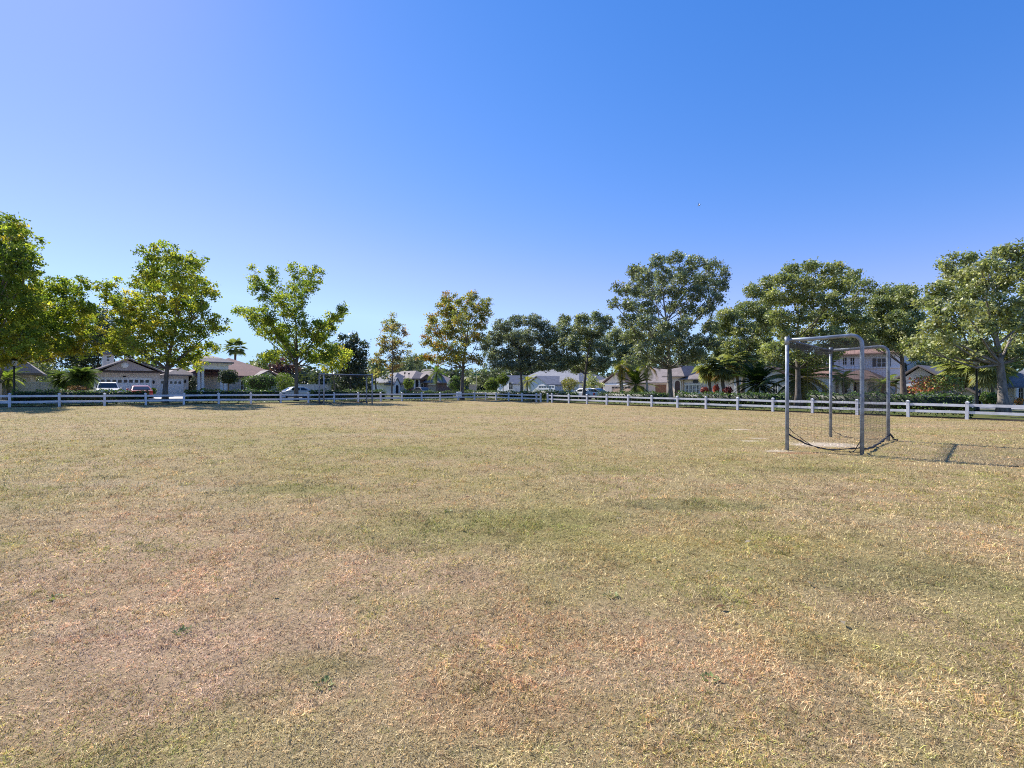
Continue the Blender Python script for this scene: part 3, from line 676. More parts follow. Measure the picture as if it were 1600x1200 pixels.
bush('bougainvillea', 'large bush with orange red flowers behind the hedge right of the goal', 1463, 602, 43, 31, 17, [(.13,.18,.04),(.21,.24,.05),(.34,.12,.06),(.11,.12,.04)], [3,3,1,2], 'flowering bush', rough=.2, size=.16,
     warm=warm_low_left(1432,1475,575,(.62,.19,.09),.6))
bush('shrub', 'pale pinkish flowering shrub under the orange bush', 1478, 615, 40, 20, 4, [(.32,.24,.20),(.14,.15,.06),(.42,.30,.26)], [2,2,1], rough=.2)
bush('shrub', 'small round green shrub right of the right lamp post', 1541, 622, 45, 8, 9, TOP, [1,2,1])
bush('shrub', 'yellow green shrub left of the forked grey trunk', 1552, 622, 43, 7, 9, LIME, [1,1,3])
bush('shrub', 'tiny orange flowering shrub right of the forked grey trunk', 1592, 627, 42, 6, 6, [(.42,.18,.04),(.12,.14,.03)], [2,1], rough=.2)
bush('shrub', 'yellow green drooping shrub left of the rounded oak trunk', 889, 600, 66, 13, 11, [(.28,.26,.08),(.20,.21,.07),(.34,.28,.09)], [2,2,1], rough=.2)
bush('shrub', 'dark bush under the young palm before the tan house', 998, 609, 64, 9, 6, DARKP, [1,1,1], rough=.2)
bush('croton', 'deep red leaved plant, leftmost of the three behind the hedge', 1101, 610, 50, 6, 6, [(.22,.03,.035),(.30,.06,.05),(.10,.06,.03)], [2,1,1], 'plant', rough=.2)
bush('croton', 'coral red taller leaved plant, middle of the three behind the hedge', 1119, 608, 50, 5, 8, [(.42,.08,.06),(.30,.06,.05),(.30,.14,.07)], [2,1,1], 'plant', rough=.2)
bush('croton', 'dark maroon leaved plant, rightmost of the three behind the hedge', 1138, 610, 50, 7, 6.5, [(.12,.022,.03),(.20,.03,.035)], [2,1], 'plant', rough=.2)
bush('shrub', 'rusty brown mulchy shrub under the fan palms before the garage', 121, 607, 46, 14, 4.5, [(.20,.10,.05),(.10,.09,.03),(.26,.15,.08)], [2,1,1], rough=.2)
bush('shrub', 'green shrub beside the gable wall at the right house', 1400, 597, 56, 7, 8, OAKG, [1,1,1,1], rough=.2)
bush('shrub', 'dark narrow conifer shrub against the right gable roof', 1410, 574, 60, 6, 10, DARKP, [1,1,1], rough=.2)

# palms
def palm(name, label, px, t, ycrown, trunk_r, flen, nf, kind='feather', pal=((.09,.13,.03),(.14,.18,.05)), dead=0.0, bark=None, droop=1.0, group='palms among the houses', up=.9, trunk=True):
    x = wx(px, t); z0 = gz(x); zc = max(.3, wz(ycrown, t)-z0); root = thing(name, label, 'palm', (x, t, z0), 0, group)
    m = MB(); k = 14
    m.tube([(.06*math.sin(i*.5), 0, -.1+(zc+.1)*i/k) for i in range(k+1)], [trunk_r*(1.25 if i == 0 else 1.0)*(1+.06*(i % 2)) for i in range(k+1)], 9)
    m.build('trunk', bark or M_BARK, root)
    V = []; F = []; K = []; n = 0
    for i in range(nf):
        az = i*2.39996+rng.uniform(-.2, .2); el = up+.35-(up+.35+.95*droop)*(i/nf)+rng.uniform(-.12, .12)
        isdead = rng.random() < dead*(i/nf); L_ = flen*rng.uniform(.85, 1.1)
        pts = []; p = np.array([0, 0, zc]); e = el
        S = 12
        for s in range(S+1):
            pts.append(p.copy()); p = p+np.array([math.cos(az)*math.cos(e), math.sin(az)*math.cos(e), math.sin(e)])*L_/S
            e -= (.09+.07*s/S)*droop*(1.0 if kind == 'feather' else .5)
        pts = np.array(pts); side = np.array([-math.sin(az), math.cos(az), 0])
        col = 1.15*np.array(pal[rng.integers(len(pal))])*rng.uniform(.7, 1.3)
        if isdead: col = np.array([.34,.22,.07])*rng.uniform(.7, 1.2)
        if kind == 'feather':
            for s in range(2, S+1):
                for q in range(3):
                    b = pts[s-1]+(pts[s]-pts[s-1])*(q/3); d = pts[s]-pts[s-1]; d = d/np.linalg.norm(d)
                    ll = L_*.26*math.sin(math.pi*(.12+.86*(s+q/3)/(S+1)))+.05
                    for sg in (-1, 1):
                        tip = b+side*sg*ll*.8+d*ll*.55+np.array([0, 0, -ll*.28*droop+rng.normal(0,.03)])
                        w = d*ll*.06+np.array([0,0,.012])
                        V += [b-w, b+w, tip]; F.append((n, n+1, n+2)); K += [col*rng.uniform(.75, 1.25)]*3; n += 3
            for s in range(S):
                w = side*.03*(1-s/S)+np.array([0,0,.01])
                V += [pts[s]-w, pts[s]+w, pts[s+1]]; F.append((n, n+1, n+2)); K += [col*1.1]*3; n += 3
        else:   # fan leaf on a stalk
            hub = pts[S//2]; d = pts[S//2]-pts[S//2-1]; d = d/np.linalg.norm(d); upv = np.cross(side, d)
            w = side*.02
            V += [pts[0]-w, pts[0]+w, hub]; F.append((n, n+1, n+2)); K += [col]*3; n += 3
            for q in range(17):
                a = (q-8)/8*1.75; rr = L_*.55*(1-.15*abs(q-8)/8)
                dirv = d*math.cos(a)+side*math.sin(a)+upv*(-.1)
                tip = hub+dirv*rr+np.array([0, 0, -rr*.24*droop*(.6+rng.random()*.5)]); mid = hub+dirv*rr*.55
                ww = np.cross(dirv, upv)*rr*.075
                V += [hub, mid-ww, tip, mid+ww]; F.append((n, n+1, n+2)); F.append((n, n+2, n+3)); K += [col*rng.uniform(.8, 1.2)]*4; n += 4
    np_mesh('fronds', V, F, M_PALM, root, np.array(K))
    return root
palm('fan_palm', 'sabal palm before the pinkish wall, left of a pair', 1109, 54, 570, .17, 2.0, 34, 'fan', ((.20,.23,.12),(.25,.28,.15),(.30,.31,.18)), .06, None, 1.2, up=.55)
palm('fan_palm', 'darker sabal palm before the pinkish wall, right of a pair', 1130, 52, 573, .17, 1.8, 32, 'fan', ((.12,.15,.08),(.17,.20,.11)), .06, None, 1.2, up=.55)
palm('fan_palm', 'sabal palm with pale hanging fronds beside the grey gable', 1153, 55, 564, .16, 2.0, 32, 'fan', ((.26,.28,.15),(.22,.25,.13)), .12, None, 1.2, up=.55)
palm('fan_palm', 'small fan palm against the sky beside the columned house', 368, 80, 543, .16, 1.9, 30, 'fan', ((.14,.18,.08),(.18,.22,.10)), .0)
palm('fan_palm', 'bushy low fan palm before the left garage wall, left of a pair', 100, 49, 592, .14, 1.6, 90, 'feather', ((.11,.16,.06),(.16,.22,.08),(.08,.12,.05)), 0, None, 1.0)
palm('fan_palm', 'bushy low fan palm before the left garage wall, right of a pair', 127, 48, 588, .14, 1.75, 100, 'feather', ((.10,.15,.06),(.15,.21,.08),(.08,.12,.05)), 0, None, 1.0)
palm('date_palm', 'young bright palm by the far left lamp post', 13, 46, 591, .1, 1.8, 20, 'feather', ((.14,.20,.05),(.20,.25,.07)), 0)
palm('date_palm', 'large date palm with long yellowing arched fronds behind the wide oak trunk', 1250, 46, 590, .24, 4.3, 40, 'feather', ((.11,.15,.05),(.22,.22,.07),(.15,.19,.08)), .35, None, .95)
palm('date_palm', 'dark green date palm before the grey gabled house', 1183, 49, 600, .2, 3.0, 44, 'feather', ((.035,.06,.022),(.05,.08,.03)), 0, None, .75, up=1.3)
palm('date_palm', 'slim palm with a pale trunk before the tan garage, left of two', 972, 62, 571, .12, 2.8, 16, 'feather', ((.16,.19,.05),(.24,.23,.07)), .3, M_CAST, 1.5)
palm('date_palm', 'slim palm with a pale trunk before the tan garage, right of two', 1011, 60, 572, .13, 2.6, 16, 'feather', ((.13,.17,.05),(.20,.22,.06)), .3, M_CAST, 1.5)
palm('date_palm', 'young upright palm between the two pale palm trunks', 993, 61, 601, .16, 3.0, 22, 'feather', ((.14,.18,.04),(.21,.23,.06)), 0, None, .7, up=1.35)
palm('date_palm', 'yellow green palm between the two white gables', 824, 92, 595, .14, 2.4, 18, 'feather', ((.20,.23,.06),(.28,.27,.08)), 0)
palm('date_palm', 'thin palm before the brick house', 682, 80, 582, .12, 2.6, 16, 'feather', ((.10,.16,.05),(.15,.19,.06)), 0)
palm('fan_palm', 'sabal palm with orange dead fronds behind the right lamp post', 1549, 46, 568, .18, 2.4, 38, 'fan', ((.20,.23,.11),(.26,.28,.14)), .35, None, 1.2, up=.6)
palm('fan_palm', 'sabal palm between the orange bush and the right lamp post', 1508, 50, 568, .18, 2.7, 36, 'fan', ((.20,.23,.12),(.26,.28,.15)), .1, None, 1.2, up=.6)
palm('date_palm', 'small palm beside the dark porch of the white house', 1318, 52, 590, .12, 1.6, 18, 'feather', ((.18,.20,.05),(.12,.15,.04)), 0)
palm('date_palm', 'bushy low palm right of the dark porch', 1380, 50, 600, .12, 1.9, 24, 'feather', ((.08,.14,.05),(.14,.18,.06),(.22,.18,.07)), .4, None, .9)

# ------------------------------------------------------------------ houses
class Face:
    """facade frame: local x along the wall to the right, local y into the house, z up"""
    def __init__(s, side, px, off):
        s.e1 = dL if side == 'L' else dR; s.e2 = nL if side == 'L' else nR
        s.O = (fl if side == 'L' else fr)(px, off); s.zg = gz(s.O.x); s.rz = math.atan2(s.e1.y, s.e1.x)
    def x(s, px, d=0.0):
        u = (px-CX)/FP; O = s.O+s.e2*d
        # O + a e1 = t(u,1)
        a = (u*O.y-O.x)/(s.e1.x-u*s.e1.y); return a
    def t(s, px, d=0.0): return (s.O+s.e2*d).y+s.x(px, d)*s.e1.y
    def z(s, px, py, d=0.0): return wz(py, s.t(px, d))-s.zg
def hip(m, x0, x1, y0, y1, ze, zr, th=.16):
    w, d = x1-x0, y1-y0
    if w >= d: r0, r1 = (x0+d/2, (y0+y1)/2, zr), (x1-d/2, (y0+y1)/2, zr)
    else: r0, r1 = ((x0+x1)/2, y0+w/2, zr), ((x0+x1)/2, y1-w/2, zr)
    b = [(x0,y0,ze),(x1,y0,ze),(x1,y1,ze),(x0,y1,ze)]; lo = [(x, y, z-th) for x, y, z in b]
    v = b+lo+[r0, r1]
    f = [(0,4,5,1),(1,5,6,2),(2,6,7,3),(3,7,4,0),(7,6,5,4)]
    if w >= d: f += [(0,1,9,8),(1,2,9),(2,3,8,9),(3,0,8)]
    else: f += [(0,1,8),(1,2,9,8),(2,3,9),(3,0,8,9)]
    m.add(v, [tuple(q) for q in f]); return m
def gable(m, x0, x1, y0, y1, ze, zr, th=.16, xr=None):
    xr = (x0+x1)/2 if xr is None else xr
    m.prism_y([(x0,ze),(xr,zr),(x1,ze),(x1,ze-th),(xr,zr-th),(x0,ze-th)], y0, y1); return m
def house(label, cat, F, wallm, name='house'):
    r = thing(name, label, cat, (F.O.x, F.O.y, F.zg), F.rz, 'houses across the road'); return r
def window(root, x0, x1, z0, z1, y=0.0, shutters=False, arch=False):
    m = MB(); t = .09
    m.box(x0-t, x1+t, y-.06, y+.02, z0-t, z0); m.box(x0-t, x1+t, y-.06, y+.02, z1, z1+t)
    m.box(x0-t, x0, y-.055, y+.02, z0, z1); m.box(x1, x1+t, y-.055, y+.02, z0, z1)
    m.box((x0+x1)/2-.025, (x0+x1)/2+.025, y-.045, y+.02, z0, z1); m.box(x0, x1, y-.042, y+.02, (z0+z1)/2-.025, (z0+z1)/2+.025)
    w = m.build('window', M_TRIM, root)
    MB().box(x0, x1, y-.03, y+.015, z0, z1).build('pane', M_GLASS, w)
    if shutters:
        for a, b in ((x0-t-.42, x0-t-.03), (x1+t+.03, x1+t+.42)):
            s = MB(); s.box(a, b, y-.05, y+.02, z0-.05, z1+.05)
            for k in range(9): s.box(a+.05, b-.05, y-.065, y-.045, z0+(z1-z0)*k/9+.02, z0+(z1-z0)*(k+.6)/9)
            s.build('shutter', M_SHUTTER, root)
    return w
def garage_door(root, x0, x1, z1, y=0.0, m=None, lites=0, frame=True, fm=None):
    d = MB(); rows = 4; cols = max(2, int((x1-x0)/.6)); d.box(x0, x1, y-.03, y+.05, .02, z1)
    for r in range(rows):
        if lites and r == rows-1: continue
        for c in range(cols):
            a = x0+(x1-x0)*c/cols+.06; b = x0+(x1-x0)*(c+1)/cols-.06; za = .02+(z1-.02)*r/rows+.07; zb = .02+(z1-.02)*(r+1)/rows-.07
            d.box(a, b, y-.045, y-.02, za, zb)
    g = d.build('garage_door', m or M_GARAGE, root)
    if lites:
        za, zb = z1*(rows-1)/rows+.10, z1-.10
        for c in range(lites):
            a = x0+(x1-x0)*c/lites+.09; b = x0+(x1-x0)*(c+1)/lites-.09
            MB().box(a, b, y-.042, y-.025, za, zb).build('pane', M_GLASS, g)
    if frame:
        q = MB(); q.box(x0-.18, x0-.005, y-.07, y+.05, 0, z1+.16); q.box(x1+.005, x1+.18, y-.07, y+.05, 0, z1+.16); q.box(x0-.005, x1+.005, y-.065, y+.05, z1+.005, z1+.16)
        q.build('door_frame', fm or M_TRIM, g)
    return g
def wall_light(root, x, z, y=0.0):
    m = MB(); m.box(x-.05, x+.05, y-.03, y, z-.1, z+.12); m.lathe([(.03,z-.2),(.10,z-.12),(.11,z+.08),(.05,z+.2),(.01,z+.25)], x, y-.14, 8)
    m.build('wall_light', M_BLACKMETAL, root)
def arch_prism(m, x0, x1, z0, z1, y0, y1, n=10):
    r = (x1-x0)/2; xc = (x0+x1)/2; zs = z1-r
    pts = [(x0, z0), (x1, z0)]+[(xc+r*math.cos(math.pi*k/n), zs+r*math.sin(math.pi*k/n)) for k in range(n+1)]
    m.prism_y(pts, y0, y1); return m
def arch_ring(m, x0, x1, z0, z1, w, y0, y1, n=12):
    r = (x1-x0)/2; xc = (x0+x1)/2; zs = z1-r
    inn = [(x1, z0)]+[(xc+r*math.cos(math.pi*k/n), zs+r*math.sin(math.pi*k/n)) for k in range(n+1)]+[(x0, z0)]
    out = [(x1+w, z0)]+[(xc+(r+w)*math.cos(math.pi*k/n), zs+(r+w)*math.sin(math.pi*k/n)) for k in range(n+1)]+[(x0-w, z0)]
    for i in range(len(inn)-1):
        m.prism_y([inn[i], inn[i+1], out[i+1], out[i]], y0, y1)
    return m

# --- house at the far left edge
F = Face('L', 20, 22); h = house('low beige house cut off by the left edge, behind the lamp post', 'house', F, None)
x0, x1 = F.x(-60), F.x(48); ze = F.z(30, 584)
MB().box(x0, x1, 0, 9, -.1, ze).build('wall', M_STUCCO_BEIGE, h)
m = MB(); hip(m, x0-.6, x1+.9, -.8, 9.6, ze+.06, ze+2.9); m.build('roof', M_RTAUPE, h)
window(h, F.x(29), F.x(33), .6, ze-.5); window(h, F.x(36), F.x(40), .6, ze-.5)
m = MB(); m.box(F.x(-30), F.x(9), -3.4, -.02, -.1, 1.6); m.build('wing', M_STUCCO_TAN, h)
m = MB(); gable(m, F.x(-46), F.x(11), -3.8, -.03, 1.75, 3.2); m.build('roof', M_RTAUPE, h)

# --- garage house
F = Face('L', 200, 27); h = house('pinkish house with two white garage doors and a round gable vent', 'house', F, None)
xa, xb, xc = F.x(150), F.x(250), F.x(297); ze = F.z(200, 581)
MB().box(xa, xb, 0, 9, -.1, ze).box(xb, xc, 1.2, 9, -.1, F.z(290, 586)).build('wall', M_STUCCO_PINK, h)
m = MB(); hip(m, xa-.6, xb+.6, -.6, 11, ze+.05, F.z(195, 559, 4)); m.build('roof', M_RTAUPE, h)
m = MB(); hip(m, xb+.62, xc+.7, .6, 10, F.z(290, 585), F.z(270, 575, 5)); m.build('roof', M_RTAUPE, h)
m = MB(); gx0, gx1 = F.x(172), F.x(224); gm = F.x(197); m.prism_y([(xa+.6, ze+.12), (xb-.6, ze+.12), (gm, F.z(196, 563))], -.9, 3.0); m.build('gable', mat('taupe_gable_boards', (.46,.40,.38), .85, .06, 2), h)
m = MB(); gable(m, xa-.1, xb+.1, -1.25, 3.2, ze+.16, F.z(196, 560)); m.build('roof', M_RTAUPE, h)
m = MB(); m.lathe([(.34,-.98),(.36,-.94),(.36,-.9)], F.x(194), F.z(194,571), 18, 'y'); m.build('gable_vent', M_TRIM, h)
m = MB(); m.box(xa-.62, xb+.62, -.72, -.61, ze-.13, ze+.07); m.build('fascia', mat('fascia_brown', (.12,.09,.085), .7), h)
garage_door(h, F.x(156), F.x(234), F.z(195, 592), 0, lites=9); garage_door(h, F.x(250.5, 1.2), F.x(284, 1.2), F.z(270, 594.5, 1.2), 1.2, lites=5)
wall_light(h, F.x(240), F.z(240, 597)); wall_light(h, F.x(289, 1.2), F.z(289, 596), 1.2)
MB().box(F.x(192), F.x(197), -.04, -.005, F.z(194, 589), F.z(194, 587)).build('house_plaque', M_DARK, h)
# upper storey of the neighbour showing over the roof
F2 = Face('L', 168, 42); hh = house('narrow pale upper storey showing above the garage house roof', 'house', F2, None)
z2 = F2.z(165, 553); MB().box(F2.x(161), F2.x(178), 0, 6, -.1, z2).build('wall', M_STUCCO_PINK, hh)
window(hh, F2.x(166.5), F2.x(171), F2.z(170, 564), F2.z(170, 556)); m = MB(); hip(m, F2.x(159.5), F2.x(179.5), -.4, 6.4, z2+.08, z2+.9); m.build('roof', M_RTAUPE, hh)

# --- columned house
F = Face('L', 340, 27); h = house('house with a tall white columned porch and brown hipped roof', 'house', F, None)
x0, x1 = F.x(300, 3), F.x(436, 3); zw = F.z(400, 588, 3)
MB().box(x0, x1, 3, 14, -.1, zw).build('wall', M_STUCCO_PINK, h)
m = MB(); hip(m, x0-.8, x1+.8, 2.2, 15, zw+.05, F.z(360, 559, 8)); m.build('roof', M_RRED, h)
p0, p1 = F.x(308), F.x(357); zb, zt = F.z(335, 577), F.z(335, 569.5)
MB().box(p0, p1, 0, 3.2, zb, zt).build('entablature', M_TRIM, h)
MB().box(p0-.35, p1+.35, -.35, 3.4, zt, zt+.16).build('cornice', M_TRIM, h)
zr = F.z(335, 555)
m = MB(); xm = (p0+p1)/2; b4 = [(p0-.55,-.55),(p1+.55,-.55),(p1+.55,6.5),(p0-.55,6.5)]; mid = [(p0+.55,.5),(p1-.55,.5),(p1-.55,6.0),(p0+.55,6.0)]
v = [(x, y, zt+.162) for x, y in b4]+[(x, y, zt+.34) for x, y in b4]+[(x, y, zt+.34+(zr-zt)*.42) for x, y in mid]+[(xm-.5, 2.4, zr), (xm+.5, 2.4, zr), (xm+.5, 4.2, zr), (xm-.5, 4.2, zr)]
f = [(3,2,1,0)]
for r in range(3):
    for k in range(4): f.append((r*4+k, r*4+(k+1) % 4, (r+1)*4+(k+1) % 4, (r+1)*4+k))
f.append((12,13,14,15)); m.add(v, f).build('porch_roof', M_RTAUPE, h)
for px in (311.5, 317.5, 346.5, 352.5):
    x = F.x(px); MB().lathe([(.26,0),(.26,.12),(.19,.2),(.17,zb*.5),(.155,zb-.25),(.22,zb-.15),(.22,zb)], x, .3, 14).build('column', M_TRIM, h)
MB().box(F.x(320), F.x(345), 2.9, 2.995, 0, F.z(333, 589)).build('door', M_STUCCO_TAN, h)
m = MB(); m.box(F.x(320), F.x(336), 2.88, 2.99, F.z(328, 587), F.z(328, 581)); m.build('transom_window', M_GLASS, h)
xg0, xg1 = F.x(408), F.x(432); zg = F.z(420, 588); MB().box(xg0, xg1, .4, 3.0, -.1, zg).build('wing', M_STUCCO_GREY, h)
m = MB(); gable(m, xg0-.5, xg1+.5, 0, 5, zg+.05, F.z(415, 578)); m.build('wing_roof', M_RTAUPE, h)
m = MB(); m.prism_y([(xg0, zg), (xg1, zg), ((xg0+xg1)/2, F.z(415, 579.5))], .45, 2.9); m.build('wing_gable', M_STUCCO_GREY, h)
window(h, F.x(376, 3), F.x(384, 3), .9, 2.2, 3.0); window(h, F.x(414, .4), F.x(424, .4), .9, 2.1, .4)

# --- white gabled house and brick house beyond the corner
F = Face('L', 636, 30); h = house('white house with a small steep front gable and grey blue roof', 'house', F, None)
x0, x1 = F.x(617), F.x(648); ze = F.z(630, 598); MB().box(x0, x1, 1, 9, -.1, ze).build('wall', M_STUCCO_WHITE, h)
m = MB(); hip(m, x0-.4, x1+.6, .4, 9.6, ze+.05, F.z(635, 583, 5)); m.build('roof', M_RSLATE, h)
g0, g1 = F.x(616), F.x(625); zg = F.z(620, 601); MB().prism_y([(g0,-.1),(g1,-.1),(g1,zg),((g0+g1)/2,F.z(620,591)),(g0,zg)], 0, .98).build('front_gable', M_TRIM, h)
m = MB(); gable(m, g0-.15, g1+.15, -.2, 3.5, zg+.05, F.z(620, 589.5)); m.build('gable_roof', M_RSLATE, h)
m = MB(); arch_prism(m, F.x(618.5), F.x(622.5), 0, F.z(620,601.5), -.04, -.005); m.build('entry_arch', M_DARK, h)
window(h, F.x(634,1), F.x(640,1), .8, 1.9, 1)
F = Face('L', 665, 29); h = house('brick house with pale arched entrance under a hipped roof', 'house', F, None)
x0, x1 = F.x(645), F.x(672); ze = F.z(660, 592); MB().box(x0, x1, 0, 9, -.1, ze).build('wall', M_BRICK, h)
m = MB(); hip(m, x0-.6, x1+.6, -.6, 9.6, ze+.05, F.z(658, 580, 4)); m.build('roof', M_RTAUPE, h)
m = MB(); m.prism_y([(F.x(655), ze), (F.x(670), ze), (F.x(662), F.z(662, 586))], -.7, .6); m.build('front_gable', M_BRICK, h)
m = MB(); gable(m, F.x(653.5), F.x(671), -1.0, 2, ze+.1, F.z(662, 584.5)); m.build('gable_roof', M_RTAUPE, h)
m = MB(); arch_prism(m, F.x(648.5), F.x(653.5), 0, F.z(651, 593.5), -.05, -.005); m.build('entrance', M_DARK, h)
m = MB(); arch_ring(m, F.x(648.5), F.x(653.5), 0, F.z(651, 593.5), .28, -.12, -.003); m.build('arch_surround', M_TRIM, h)
window(h, F.x(657), F.x(661), .7, 2.0)
F = Face('L', 695, 28); h = house('brick house with a beige garage door and tall purplish hipped roof', 'house', F, None)
x0, x1 = F.x(667), F.x(716); ze = F.z(690, 598); MB().box(x0, x1, 0, 10, -.1, ze).build('wall', M_BRICK, h)
m = MB(); hip(m, x0-.6, x1+.6, -.6, 10.6, ze+.05, F.z(694, 581, 4)); m.build('roof', M_RTAUPE, h)
m = MB(); m.prism_y([(F.x(676), ze+.5), (F.x(702), ze+.5), (F.x(688), F.z(688, 578))], 1.6, 5); m.build('rear_gable', M_STUCCO_BEIGE, h)
m = MB(); gable(m, F.x(674), F.x(704), 1.3, 6, ze+.5, F.z(688, 576), xr=F.x(688)); m.build('gable_roof', M_RTAUPE, h)
MB().box(F.x(668), F.x(682), -.08, -.003, F.z(676, 602), ze-.02).build('lintel_band', M_TRIM, h)
garage_door(h, F.x(669), F.x(680.5), F.z(675, 603.5), 0, mat('beige_garage_door', (.55,.44,.31), .6), frame=False)
window(h, F.x(699.5), F.x(703), F.z(701, 604), F.z(701, 598.5))

# --- slate roofed white house in the far corner
F = Face('R', 840, 36); h = house('white house with slate grey roofs and two front gables', 'house', F, None)
ze = F.z(835, 598, 2); x0, x1 = F.x(800, 2), F.x(905, 2)
MB().box(x0, x1, 2, 12, -.1, ze).build('wall', M_STUCCO_WHITE, h)
m = MB(); hip(m, x0-.5, x1+.5, 1.5, 13, ze+.05, F.z(840, 578, 7)); m.build('roof', M_RSLATE, h)
a, b = F.x(790), F.x(814); zg = F.z(800, 600); MB().box(a, b, -2.5, 1.98, -.1, zg).build('left_wing', M_STUCCO_WHITE, h)
m = MB(); m.prism_y([(a, zg), (b, zg), ((a+b)/2, F.z(800, 588))], -2.45, 2); m.build('left_gable', M_STUCCO_WHITE, h)
m = MB(); gable(m, a-.35, b+.35, -2.8, 5, zg+.03, F.z(800, 586.5)); m.build('left_gable_roof', M_RSLATE, h)
window(h, F.x(795.5, -2.5), F.x(801.5, -2.5), 1.0, 2.6, -2.5)
m = MB(); m.lathe([(.5,-2.52),(.5,-2.46)], (a+b)/2, zg+.75, 14, 'y'); m.build('gable_vent', M_GLASS, h)
a, b = F.x(838), F.x(869); zg = F.z(850, 601); MB().box(a, b, -2.5, 1.98, -.1, zg).build('garage_wing', M_STUCCO_WHITE, h)
m = MB(); m.prism_y([(a, zg), (b, zg), ((a+b)/2, F.z(853, 589))], -2.45, 2); m.build('garage_gable', M_STUCCO_WHITE, h)
m = MB(); gable(m, a-.35, b+.35, -2.8, 6, zg+.03, F.z(853, 587.3)); m.build('garage_roof', M_RSLATE, h)
garage_door(h, F.x(842, -2.5), F.x(866, -2.5), F.z(853, 603, -2.5), -2.5, M_GARAGE, lites=6)
window(h, F.x(872, 2), F.x(879, 2), .9, 2.2, 2)

# --- tan arched house
F = Face('R', 1010, 36); h = house('wide tan house with garage gable, arched entry and brown doors', 'house', F, None)
x0, x1 = F.x(932, 1), F.x(1084, 1); ze = F.z(1000, 598, 1); MB().box(x0, x1, 1, 12, -.1, ze).build('wall', M_STUCCO_TAN, h)
m = MB(); hip(m, x0-.6, x1+.6, .4, 13, ze+.05, F.z(1010, 575, 6)); m.build('roof', M_RSHINGLE, h)
a, b = F.x(951), F.x(990); zg = F.z(970, 600); MB().box(a, b, -1.5, .98, -.1, zg).build('garage_wing', M_STUCCO_BEIGE, h)
m = MB(); m.prism_y([(a, zg), (b, zg), ((a+b)/2, F.z(970, 585))], -1.45, 1.5); m.build('garage_gable', M_STUCCO_BEIGE, h)
m = MB(); gable(m, a-.5, b+.5, -1.9, 5, zg+.03, F.z(970, 582.5)); m.build('garage_roof', M_RBROWN, h)
MB().box(a+.1, b-.1, -1.62, -1.5, zg-.22, zg+.02).build('lintel_band', M_TRIM, h)
garage_door(h, F.x(956, -1.5), F.x(986, -1.5), F.z(970, 604, -1.5), -1.5, mat('tan_garage_door', (.46,.33,.23), .6), lites=6, frame=False)
garage_door(h, F.x(936, 1), F.x(949, 1), F.z(942, 602, 1), 1, M_DBROWN, fm=M_STUCCO_BEIGE)
garage_door(h, F.x(1024, 1), F.x(1041, 1), F.z(1032, 601, 1), 1, M_WOOD, frame=False)
a, b = F.x(1049), F.x(1074); zg = F.z(1060, 588); MB().box(a, b, -1.2, .99, -.1, zg).build('entry_tower', M_STUCCO_TAN, h)
m = MB(); hip(m, a-.6, b+.6, -1.8, 6, zg+.04, F.z(1062, 572, 3)); m.build('tower_roof', M_RSHINGLE, h)
m = MB(); arch_prism(m, F.x(1055, -1.2), F.x(1063, -1.2), 0, F.z(1059, 594.5, -1.2), -1.26, -1.205); m.build('entry_arch', M_DBROWN, h)
m = MB(); arch_ring(m, F.x(1055, -1.2), F.x(1063, -1.2), 0, F.z(1059, 594.5, -1.2), .22, -1.3, -1.203); m.build('arch_surround', M_STUCCO_BEIGE, h)
for px in (1075.5, 1081, 1087, 1092.5): pass
F = Face('R', 1110, 35); h = house('pinkish low house wing with white framed windows behind the sabal palms', 'house', F, None)
x0, x1 = F.x(1069), F.x(1150); ze = F.z(1110, 592); MB().box(x0, x1, 0, 11, -.1, ze).build('wall', M_STUCCO_PINK, h)
m = MB(); hip(m, x0-.6, x1+.6, -.7, 11.6, ze+.05, F.z(1105, 573, 6)); m.build('roof', M_RSHINGLE, h)
for px in (1071.5, 1077.5, 1083.5, 1089.5): window(h, F.x(px), F.x(px+3.6), .7, F.z(1080, 602))
MB().box(F.x(1069.5), F.x(1097), -.14, -.07, F.z(1080, 601), F.z(1080, 599.5)).build('window_head', M_TRIM, h)
m = MB(); arch_prism(m, F.x(1083), F.x(1091), F.z(1087, 598.5), F.z(1087, 592.5), -.06, -.004); m.build('arched_window', M_GLASS, h)

# --- grey gabled house
F = Face('R', 1190, 33); h = house('grey house with a tall plain gable and a round dark window', 'house', F, None)
x0, x1 = F.x(1147), F.x(1236); zl, zp = F.z(1147, 590), F.z(1191, 569)
MB().prism_y([(x0,-.1),(x1,-.1),(x1,F.z(1236,590)),((x0+x1)/2,zp),(x0,zl)], 0, 10).build('wall', M_STUCCO_GREY, h)
m = MB(); gable(m, x0-.8, x1+.8, -.6, 10.6, zl-.1, zp+.3); m.build('roof', M_RBROWN, h)
m = MB(); m.lathe([(.42,-.05),(.42,-.004)], F.x(1189), F.z(1189, 579), 18, 'y'); m.build('round_window', M_GLASS, h)
m = MB(); m.box(F.x(1158.5), F.x(1162.5), -.04, -.004, 0, F.z(1160, 597)); m.build('door', M_SHUTTER, h)
window(h, F.x(1208), F.x(1215), .9, 2.2)

